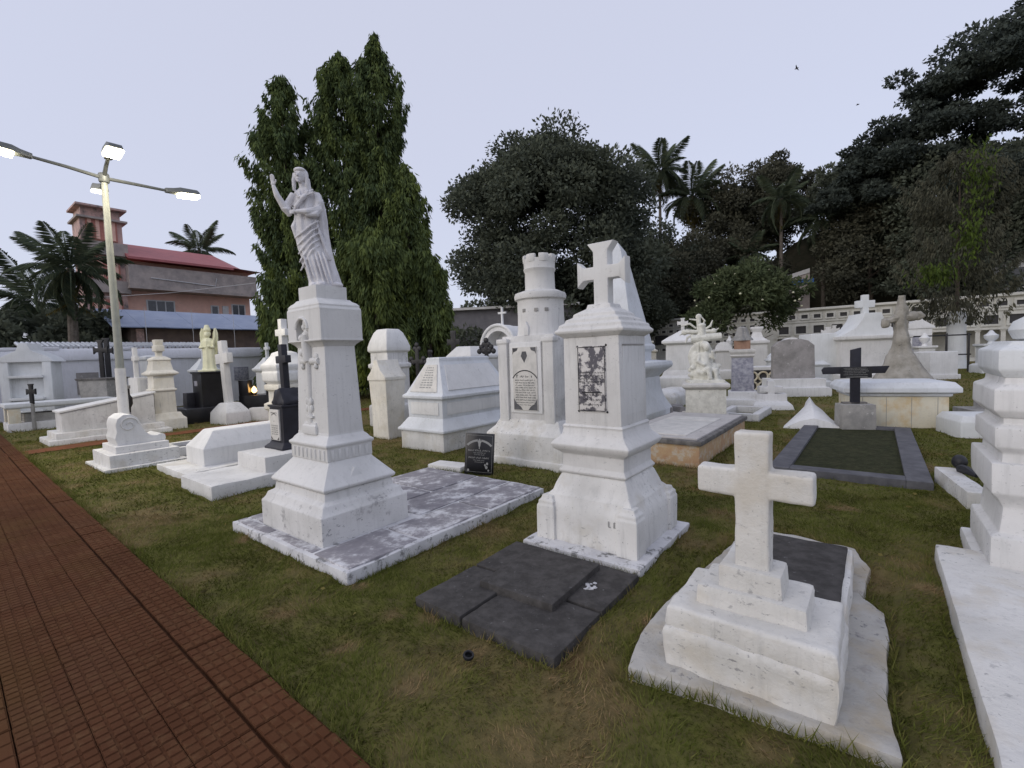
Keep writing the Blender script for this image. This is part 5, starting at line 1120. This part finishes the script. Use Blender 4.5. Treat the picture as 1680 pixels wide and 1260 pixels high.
# ------------------------------------------------------------------ vegetation
def leaves(P, D, ln, wd, tint, name, mat, curl=.15):
    """rhombic leaves at P pointing along D"""
    n = len(P); D = D / np.linalg.norm(D, axis=1, keepdims=True)
    S = np.cross(D, RNG.normal(size=(n, 3))); S /= np.linalg.norm(S, axis=1, keepdims=True) + 1e-9
    Nn = np.cross(D, S); L_ = ln * RNG.uniform(.6, 1.25, (n, 1)); W_ = wd * RNG.uniform(.6, 1.2, (n, 1))
    V = np.stack([P, P + D * L_ * .5 + S * W_ * .5 + Nn * W_ * curl, P + D * L_, P + D * L_ * .5 - S * W_ * .5 + Nn * W_ * curl], 1).reshape(-1, 3)
    return np_mesh(name, V, np.arange(n * 4).reshape(n, 4), mat, np.clip(tint, 0, 1))
def tree_obj(name, label, loc, group=None): return thing(name, label, 'tree', loc, 0, group)
def trunk(t, h, r0, r1, limbs=5, mat='bark', spread=1.0, lean=(0, 0), z0=-.3):
    b = MB(); pts = [(lean[0] * k / 6 + random.uniform(-.1, .1) * r0 * 2, lean[1] * k / 6 + random.uniform(-.1, .1) * r0 * 2, z0 + (h - z0) * k / 6) for k in range(7)]
    b.tube(pts, [r0 + (r1 - r0) * k / 6 + (r0 * .35 if k == 0 else 0) for k in range(7)], 10); tr = b.build('trunk', mat, t)
    for k in range(limbs):
        a = k * 2.4 + random.random(); z = h * random.uniform(.55, .95); l = spread * random.uniform(.6, 1)
        b = MB(); b.tube([(lean[0] * z / h, lean[1] * z / h, z), (l * .5 * math.cos(a), l * .5 * math.sin(a), z + l * .35), (l * math.cos(a), l * math.sin(a), z + l * .55)], [r1 * .7, r1 * .45, r1 * .15], 7); b.build('limb', mat, t)
def blobs_crown(t, c, rad, nb, n, ln, wd, mat, br=(.22, .36), seed=0, flatz=.75, droop=0.0, tb=.0, low=-.55, shell=.55):
    """leaf clumps scattered over an uneven ellipsoid"""
    r = np.random.default_rng(seed + 100); c = np.array(c); rad = np.array(rad)
    d = r.normal(size=(nb, 3)); d /= np.linalg.norm(d, axis=1, keepdims=True); d[:, 2] = np.where(d[:, 2] < low, -d[:, 2], d[:, 2])
    k = r.uniform(.45, 1.0, (nb, 1)) ** .6
    B = c + d * rad * k * r.uniform(.88, 1.12, (nb, 1)); br_ = r.uniform(*br, nb) * rad.mean(); bt = r.uniform(0, 1, nb)
    j = r.integers(0, nb, n); e = r.normal(size=(n, 3)); e /= np.linalg.norm(e, axis=1, keepdims=True)
    rr = br_[j][:, None] * (shell + (1 - shell) * r.random((n, 1))) * r.uniform(.75, 1.1, (n, 1))
    P = B[j] + e * rr * np.array([1, 1, flatz])
    D = e * .7 + r.normal(size=(n, 3)) * .6 + np.array([0, 0, -droop])
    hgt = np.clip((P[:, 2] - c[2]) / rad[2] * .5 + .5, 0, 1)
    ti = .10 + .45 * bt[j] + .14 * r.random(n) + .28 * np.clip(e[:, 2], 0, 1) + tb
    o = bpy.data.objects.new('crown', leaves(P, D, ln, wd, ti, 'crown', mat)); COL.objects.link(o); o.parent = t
    return o
def mast(label, loc, H, rad, n, seed, z0=.9, lime=.0, mat='leaf_mast', group='mast trees behind the statue'):
    """columnar tree with drooping narrow leaves"""
    t = tree_obj('mast_tree', label, loc, group); r = np.random.default_rng(seed)
    trunk(t, H * .92, .16, .03, 0)
    nb = int(H * 26)
    zf = r.random(nb) ** .85; z = z0 + zf * (H - z0)
    prof = rad * np.clip(np.minimum(1, (1 - zf) * 6.0 + .08), 0, 1) * (1.04 - .12 * zf) * (1 + .16 * np.sin(z * 1.3 + seed))
    a = r.uniform(0, 2 * np.pi, nb); R0 = prof * r.uniform(.55, 1.12, nb)
    bt = r.random(nb)
    j = r.integers(0, nb, n); u = r.random(n)
    l = (.55 + .5 * r.random(nb))[j] * np.where(zf[j] > .93, .6, 1.0)
    rr = R0[j] * (1 - .22 * u) + r.normal(size=n) * .06; rr = np.where(r.random(n) < .25, rr * r.uniform(.15, .8, n), rr); aa = a[j] + r.normal(size=n) * .12 / (rr + .35)
    P = np.stack([rr * np.cos(aa), rr * np.sin(aa), z[j] - u * l + r.normal(size=n) * .05], 1)
    P[:, 2] = np.maximum(P[:, 2], z0 - .5)
    D = np.stack([np.cos(aa) * .35, np.sin(aa) * .35, -np.ones(n)], 1) + r.normal(size=(n, 3)) * .28
    low = np.clip(1 - P[:, 2] / (H * .55), 0, 1)
    ti = .08 + .28 * bt[j] ** 2 + .3 * r.random(n) + (bt[j] > .72) * low * .6 + lime
    o = bpy.data.objects.new('crown', leaves(P, D, .30, .075, ti, 'crown', mat)); COL.objects.link(o); o.parent = t
    return t
mast('left column of the drooping mast tree group, rounded top', (-9.75, 21.3), 14.4, 1.5, 44000, 1)
mast('tall middle spire of the drooping mast tree group', (-7.25, 21.6), 15.5, 1.42, 42000, 2)
mast('tallest right spire of the drooping mast tree group', (-5.6, 21.4), 16.1, 1.2, 40000, 3)
mast('lower right column of the mast tree group beside the tall spire', (-4.35, 20.8), 10.2, .95, 20000, 4, lime=.08)
mast('short lowest mast tree at the right edge of the group', (-3.55, 20.6), 6.5, 1.05, 16000, 5, lime=.10)
mast('bushy front mast tree below the statue, yellowish foliage', (-5.6, 19.8), 7.2, 1.6, 24000, 6, lime=.12)
mast('low bushy mast tree at the left foot of the group', (-9.6, 20.2), 5.4, 1.2, 8000, 7, lime=.05)
# frond palms
def frond_mesh(ln, seed, droop=1.0, mat='leaf_palm', nl=46):
    r = np.random.default_rng(seed); V, F = [], []
    k = 14; pts = []
    for i in range(k + 1):
        u = i / k; pts.append(np.array([ln * (u - .18 * u * u * droop), 0, ln * (.42 * u - .62 * droop * u * u)]))
    pts = np.array(pts)
    for s in (-1, 1):
        for q in range(nl):
            u = .12 + .88 * q / nl; i = min(int(u * k), k - 1); p = pts[i] + (pts[i + 1] - pts[i]) * (u * k - i)
            l = ln * .30 * math.sin(math.pi * (.12 + .80 * u)) * r.uniform(.8, 1.1)
            d = np.array([.55, s * .75, -.42 - .3 * r.random()]); d /= np.linalg.norm(d); w_ = np.array([.045 * ln / 3, 0, .008])
            n = len(V); V += [p, p + d * l * .5 + w_ * .7, p + d * l, p + d * l * .5 - w_ * .7]; F.append([n, n + 1, n + 2, n + 3])
    for i in range(k):
        n = len(V); a, c = pts[i], pts[i + 1]; h = np.array([0, .03, .0]) * (1.4 - i / k); V += [a - h, a + h, c + h, c - h]; F.append([n, n + 1, n + 2, n + 3])
    V = np.array(V); return np_mesh('frond', V, np.array(F), mat, r.random(len(F)) * .8)
def palm(label, loc, H, ln, nf, seed, group=None, dry=2, lean=(0, 0), r0=.2, up=0.0):
    t = thing('coconut_palm', label, 'palm tree', loc, 0, group); rr = random.Random(seed)
    b = MB(); b.tube([(lean[0] * (k / 8) ** 1.6, lean[1] * (k / 8) ** 1.6, -.4 + (H + .4) * k / 8) for k in range(9)], [r0 * (1.25 - .5 * k / 8) for k in range(9)], 9); b.build('trunk', 'bark_pale', t)
    ms = [frond_mesh(ln, seed * 7 + k, d, nl=84) for k, d in enumerate((.5, .9, 1.35, 1.7))]; md = frond_mesh(ln * .85, seed * 7 + 9, 1.8, 'leaf_palm_dry')
    for k in range(nf):
        u = k / nf; el = 72 * (1 - u) - 52 * u + up; az = k * 137.5 + rr.uniform(-12, 12)
        me_ = md if k >= nf - dry else ms[min(3, int(u * 4))]
        inst('frond', me_, t, (lean[0], lean[1], H), (rr.uniform(-.2, .2), -R(el - 20), R(az)), [rr.uniform(.8, 1.1)] * 3)
    return t
palm('big coconut palm at the far left before the salmon house', (-20.6, 22.0), 6.4, 2.6, 30, 21, None, 2, (.2, 0))
palm('second coconut palm behind the big one at far left', (-26.5, 26.5), 5.6, 3.5, 22, 22, None, 1)
palm('small coconut palm crown above the red tin roof', (-29.0, 44.5), 12.6, 3.3, 22, 23)
palm('highest coconut palm above the wooded hill, right of the round tree', (19.0, 58.5), 23.8, 4.6, 32, 24, None, 5)
palm('coconut palm with yellow hanging fronds beside the highest one', (23.2, 59.0), 20.6, 5.2, 34, 25, None, 9)
palm('coconut palm in the middle of the hillside wood', (29.6, 51.0), 17.5, 3.8, 22, 26, None, 3)
palm('lower coconut palm with spreading fronds on the hillside', (33.5, 50.0), 15.0, 4.4, 22, 27, None, 3)
palm('slim young palm at the edge of the hillside wood', (26.8, 52.5), 12.0, 3.4, 20, 28, None, 2)
# broad trees
t = tree_obj('broad_tree', 'huge dark round-crowned tree behind the turret tomb', (4.2, 44.0)); trunk(t, 9, .55, .25, 6, spread=6)
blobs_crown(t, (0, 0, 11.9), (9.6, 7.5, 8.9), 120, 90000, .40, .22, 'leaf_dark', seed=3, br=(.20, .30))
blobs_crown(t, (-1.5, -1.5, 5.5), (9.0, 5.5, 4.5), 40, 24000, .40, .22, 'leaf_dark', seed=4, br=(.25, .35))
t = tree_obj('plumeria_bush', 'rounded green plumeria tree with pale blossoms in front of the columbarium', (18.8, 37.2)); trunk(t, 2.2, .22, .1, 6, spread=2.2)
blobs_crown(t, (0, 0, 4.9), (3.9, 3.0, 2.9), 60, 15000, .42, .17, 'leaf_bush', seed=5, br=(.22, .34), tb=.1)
bl = MB()
for k in range(46):
    a, e = random.uniform(0, 6.28), random.uniform(-.1, 1.3); bl.ell((4.0 * math.cos(a) * math.cos(e), 3.1 * math.sin(a) * math.cos(e), 4.9 + 3.0 * math.sin(e)), (.09, .09, .07), 6, 4)
stuff(bl.build('blossoms', 'ivory', t))
t = tree_obj('rain_tree', 'giant spreading rain tree filling the upper right corner', (49, 44)); trunk(t, 16, .8, .45, 9, spread=11)
for k, (x, y, z, a, c_, d_) in enumerate(((0, 0, 27, 11, 8, 3.0), (-9.5, 1, 20.5, 7, 5, 1.9), (-6, -2, 23.8, 7, 5, 2.2), (-13.5, 0, 17.6, 5.2, 4, 1.4), (3, -3, 20, 9, 6, 2.6), (-4, 2, 17, 8, 5, 2.6), (-16.2, 1, 15.2, 3.6, 3, 1.1), (6, 0, 31, 8, 7, 2.5), (0, 0, 12.5, 8, 5, 3.4), (-7, -4, 13.5, 7, 4, 3.0), (5, -4, 25, 8, 5, 3.2))):
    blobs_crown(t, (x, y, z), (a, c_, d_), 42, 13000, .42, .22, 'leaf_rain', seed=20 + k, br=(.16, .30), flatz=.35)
mast('dark mast tree with lime green shoots at the right, white-painted trunk', (26.0, 27.2), 12.6, 2.5, 17000, 31, z0=3.2, mat='leaf_hill', group=None)
wt = [o for o in COL.objects if o.get('label', '').startswith('dark mast tree')][0]
b = MB(); b.lathe([(.55, -.1), (.5, .2), (.44, .6), (.42, 3.0), (.36, 3.3)], 16); b.build('painted_trunk', 'white_blue', wt)
r = np.random.default_rng(77); n = 1000; k = r.integers(0, 3, n)
cc = np.array([[-1.0, -2.2, 10.2], [-1.6, -2.3, 7.2], [-3.0, -2.0, 5.3]])[k]; sg_ = np.array([[.38, .3, 1.0], [.33, .3, .7], [.5, .3, .3]])[k]
o = bpy.data.objects.new('lime_shoots', leaves(cc + r.normal(size=(n, 3)) * sg_, np.array([0, 0, -1]) + r.normal(size=(n, 3)) * .4, .34, .1, r.random(n) * .8, 'lime_shoots', 'leaf_lime')); COL.objects.link(o); o.parent = wt
hill_trees = [('leafy tree on the hill crest with sky gaps, right of the palms', 26.8, 60, 15.5, 5.0, 11000, 'leaf_hill'), ('dark tree at the left foot of the hill behind the palms', 17.5, 57, 15, 6.5, 13000, 'leaf_dark'), ('broad dark tree on the slope below the palms', 20.8, 55.5, 13.0, 6.0, 12000, 'leaf_hill'),
    ('dark tree left of the palms beside the round tree', 11.8, 50, 9.5, 5.0, 11000, 'leaf_dark'), ('brownish tree in the middle of the slope', 26, 55, 11, 5.5, 11000, 'leaf_hill'), ('dark crest tree below the rain tree edge', 34.6, 60, 11.0, 5.0, 12000, 'leaf_hill'),
    ('dense dark tree right of the spreading palm', 38.5, 52, 8.8, 6.0, 13000, 'leaf_dark'), ('dense tree behind the lime-shoot mast tree', 40, 45, 14.5, 6.5, 14000, 'leaf_dark'), ('low dark tree above the arcade roof', 36.2, 47, 10.5, 5.0, 9000, 'leaf_hill'),
    ('small dark tree above the left part of the columbarium', 14, 55, 10.0, 5.0, 10000, 'leaf_dark'), ('dark tree at the right edge behind the mast tree', 46, 40, 13, 6, 12000, 'leaf_dark'), ('low dark tree behind the plumeria bush', 24.5, 50, 8.0, 4.8, 9000, 'leaf_hill'), ('dark tree over the arcade at right', 39, 42, 10.5, 4.6, 10000, 'leaf_dark'), ('crest tree behind the middle palms', 31.5, 62, 11.5, 5.5, 10000, 'leaf_hill'), ('tall dark tree behind the highest palm', 16.5, 62, 15.0, 6.0, 11000, 'leaf_hill'), ('dark tree filling the gap behind the obelisk', 9.5, 56, 9.5, 6.0, 10000, 'leaf_dark')]
for k, (lb, x, y, H, rad, n, mt) in enumerate(hill_trees):
    t = tree_obj('hillside_tree', lb, (x, y, hh(x, y)), 'trees on the wooded hillside'); trunk(t, H * .6, .3, .14, 4, spread=rad * .6)
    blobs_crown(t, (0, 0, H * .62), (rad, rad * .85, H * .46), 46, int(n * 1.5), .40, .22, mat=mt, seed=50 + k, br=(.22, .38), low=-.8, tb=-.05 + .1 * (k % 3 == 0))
for k, (lb, x, y, H, rad) in enumerate((('dark bush under the far left palms', -24.5, 24.0, 4.6, 2.8), ('dark bush beyond the left wall beside the tin shed', -22.0, 24.5, 4.4, 2.2), ('bush at the far left edge beyond the wall', -29.5, 26.0, 5.0, 3.0))):
    t = thing('garden_bush', lb, 'bush', (x, y), 0, 'bushes beyond the left wall'); trunk(t, H * .5, .1, .05, 4, spread=1)
    blobs_crown(t, (0, 0, H * .55), (rad, rad * .8, H * .5), 30, 6000, .35, .2, 'leaf_dark', seed=90 + k, br=(.3, .45), low=-.9)
# bits of houses on the hillside
ph = thing('pink_hill_house', 'pink house partly hidden by trees on the hill crest', 'house', (23.6, 64.5, hh(23.6, 64.5)), R(-25))
b = MB(); b.box(-4, 4, 0, 6, -2, 8.8); b.build('wall', 'pink_far', ph); b = MB(); b.prism_x([(-.6, 8.7), (3, 10.6), (6.6, 8.7)], -4.5, 4.5); b.build('roof', 'redroof', ph)
for x in (-2.6, 0, 2.2): b = MB(); b.box(x - .5, x + .5, -.06, .02, 6.0, 7.3); b.build('window', 'glass_dark', ph)
rw = thing('retaining_wall', 'pale sloping retaining wall half hidden on the hillside', 'wall', (30.0, 50.5, 0), R(-30))
b = MB(); b.prism_y([(-2.4, 8.2), (2.0, 9.3), (2.0, 9.75), (-2.4, 8.6)], -.2, .2); b.build('coping', 'offwhite', rw); b = MB(); b.prism_y([(-2.4, 0), (2.0, 0), (2.0, 9.3), (-2.4, 8.2)], -.1, .12); b.build('wall', 'mould', rw)
b = MB(); nn = 14
V = [(x * .3, math.sin(x * .9) * .25, 0) for x in range(nn)]
tp = [(i * .2 - 1.4, j * .25, .5 * math.sin(i * .9 + j) * .3 - j * .22 + .4 * math.sin(j * 1.7)) for j in range(7) for i in range(15)]
b.add(tp, [[j * 15 + i, j * 15 + i + 1, (j + 1) * 15 + i + 1, (j + 1) * 15 + i] for j in range(6) for i in range(14)])
tag(b.build('tarpaulin', 'tarp_blue', None, loc=(29.0, 47.2, 7.9), rot=(R(50), 0, R(-30))), 'crumpled blue tarpaulin among the trees on the hillside', 'tarpaulin')

# ------------------------------------------------------------------ turf
def keep(x, y):
    k = path_t(x, y) > .985 + .03 * vnoise(x * 7, y * 7)
    for f in FEET:
        if f[0] == 'poly':
            P = f[1]; ins = np.zeros(len(x), bool)
            for i in range(len(P)):
                (x1, y1), (x2, y2) = P[i], P[i - 1]
                with np.errstate(divide='ignore', invalid='ignore'):
                    c = ((y1 > y) != (y2 > y)) & (x < (x2 - x1) * (y - y1) / (y2 - y1 + 1e-12) + x1)
                ins ^= c
            k &= ~ins
        else:
            cx_, cy_, a, b_, rz = f; dx, dy = x - cx_, y - cy_; c, s = math.cos(rz), math.sin(rz)
            k &= ~((np.abs(dx * c + dy * s) < a - .02) & (np.abs(-dx * s + dy * c) < b_ - .02))
    # bare dirt footpath
    k &= ~((np.abs((x + 11.2) * .788 - (y - 7.55) * .616) < .30) & (y > 7.5) & (y < 28))
    return k
def turf(n, y0, y1, bl, bw, seed):
    r = np.random.default_rng(seed)
    y = np.sqrt(r.uniform(y0 ** 2, y1 ** 2, n)); x = y * r.uniform(-1.35, 1.35, n)
    d = dryness(x, y); m_ = keep(x, y) & (r.random(n) > d * .35); x, y, d = x[m_], y[m_], d[m_]; n = len(x)
    z = lump(x, y); a = r.uniform(0, 2 * np.pi, n); w_ = bw * r.uniform(.6, 1.3, n); l = bl * r.uniform(.5, 1.3, n) * (.7 + .6 * vnoise(x * 4, y * 4))
    wind = vnoise(x * 2.2, y * 2.2 + 7) * 9
    lx = np.cos(wind) * .6 + r.normal(size=n) * .5; ly = np.sin(wind) * .6 + r.normal(size=n) * .5
    B = np.stack([x, y, z - .004], 1); S = np.stack([np.cos(a) * w_, np.sin(a) * w_, np.zeros(n)], 1)
    T = B + np.stack([lx * l, ly * l, l * r.uniform(.45, 1.0, n)], 1)
    V = np.stack([B - S, B + S, T], 1).reshape(-1, 3)
    ti = np.clip(d * .85 + r.normal(size=n) * .15 + .06, 0, 1)
    return V, ti
Vs, Ts = [], []
for a in ((270000, 1.2, 5.0, .034, .0032, 1), (180000, 5.0, 11.0, .048, .006, 2), (80000, 11, 26, .07, .014, 3)):
    v_, t_ = turf(*a); Vs.append(v_); Ts.append(t_)
# longer tufts along slab edges
r = np.random.default_rng(9); ex, ey = [], []
for f in FEET[:40]:
    if f[0] == 'poly':
        P_ = np.array(f[1]); k = 900; i_ = r.integers(0, len(P_), k); u = r.random(k)[:, None]; q_ = P_[i_] * (1 - u) + P_[(i_ + 1) % len(P_)] * u; q_ += (q_ - P_.mean(0)) * (.035 + np.abs(r.normal(size=(k, 1))) * .02)
        ex.append(q_[:, 0]); ey.append(q_[:, 1]); continue
    cx_, cy_, a, b_, rz = f; k = int(420 * (a + b_)); u = r.uniform(-1, 1, k); s = r.integers(0, 4, k)
    lx = np.where(s < 2, u * a, np.where(s == 2, a + .01, -a - .01)); ly = np.where(s < 2, np.where(s == 0, b_ + .01, -b_ - .01), u * b_)
    c, s_ = math.cos(rz), math.sin(rz); ex.append(cx_ + lx * c - ly * s_); ey.append(cy_ + lx * s_ + ly * c)
s = r.uniform(.8, 15, 4200); t_ = .962 + np.abs(r.normal(size=4200)) * .035; ex.append(s * PD[0] + t_ * PN[0]); ey.append(s * PD[1] + t_ * PN[1])
ex, ey = np.concatenate(ex), np.concatenate(ey); n = len(ex)
l = r.uniform(.02, .075, n); B = np.stack([ex, ey, lump(ex, ey) * 0 + .0], 1); a = r.uniform(0, 6.28, n); S = np.stack([np.cos(a), np.sin(a), 0 * a], 1) * .0035
T = B + np.stack([r.normal(size=n) * .5 * l, r.normal(size=n) * .5 * l, l], 1)
Vs.append(np.stack([B - S, B + S, T], 1).reshape(-1, 3)); Ts.append(np.clip(dryness(ex, ey) * .6 + r.random(n) * .45, 0, 1))
V = np.concatenate(Vs); me = np_mesh('grass', V, np.arange(len(V)).reshape(-1, 3), 'grass', np.concatenate(Ts))
o = bpy.data.objects.new('grass', me); COL.objects.link(o); stuff(o)

# fallen leaves and bits of straw on the turf
r = np.random.default_rng(31); n = 900; y = np.sqrt(r.uniform(2, 120, n)); x = y * r.uniform(-1.3, 1.3, n); k = keep(x, y); x, y = x[k], y[k]; n = len(x)
P = np.stack([x, y, lump(x, y) + .022], 1); D = np.stack([r.normal(size=n), r.normal(size=n), r.normal(size=n) * .25], 1)
o = bpy.data.objects.new('fallen_leaves', leaves(P, D, .05, .026, r.random(n), 'fallen_leaves', 'leaf_palm_dry')); COL.objects.link(o); stuff(o)

for o in COL.objects:
    if o.name.split('.')[0] in ('inscription', 'lettering', 'flaked_marks'): stuff(o)
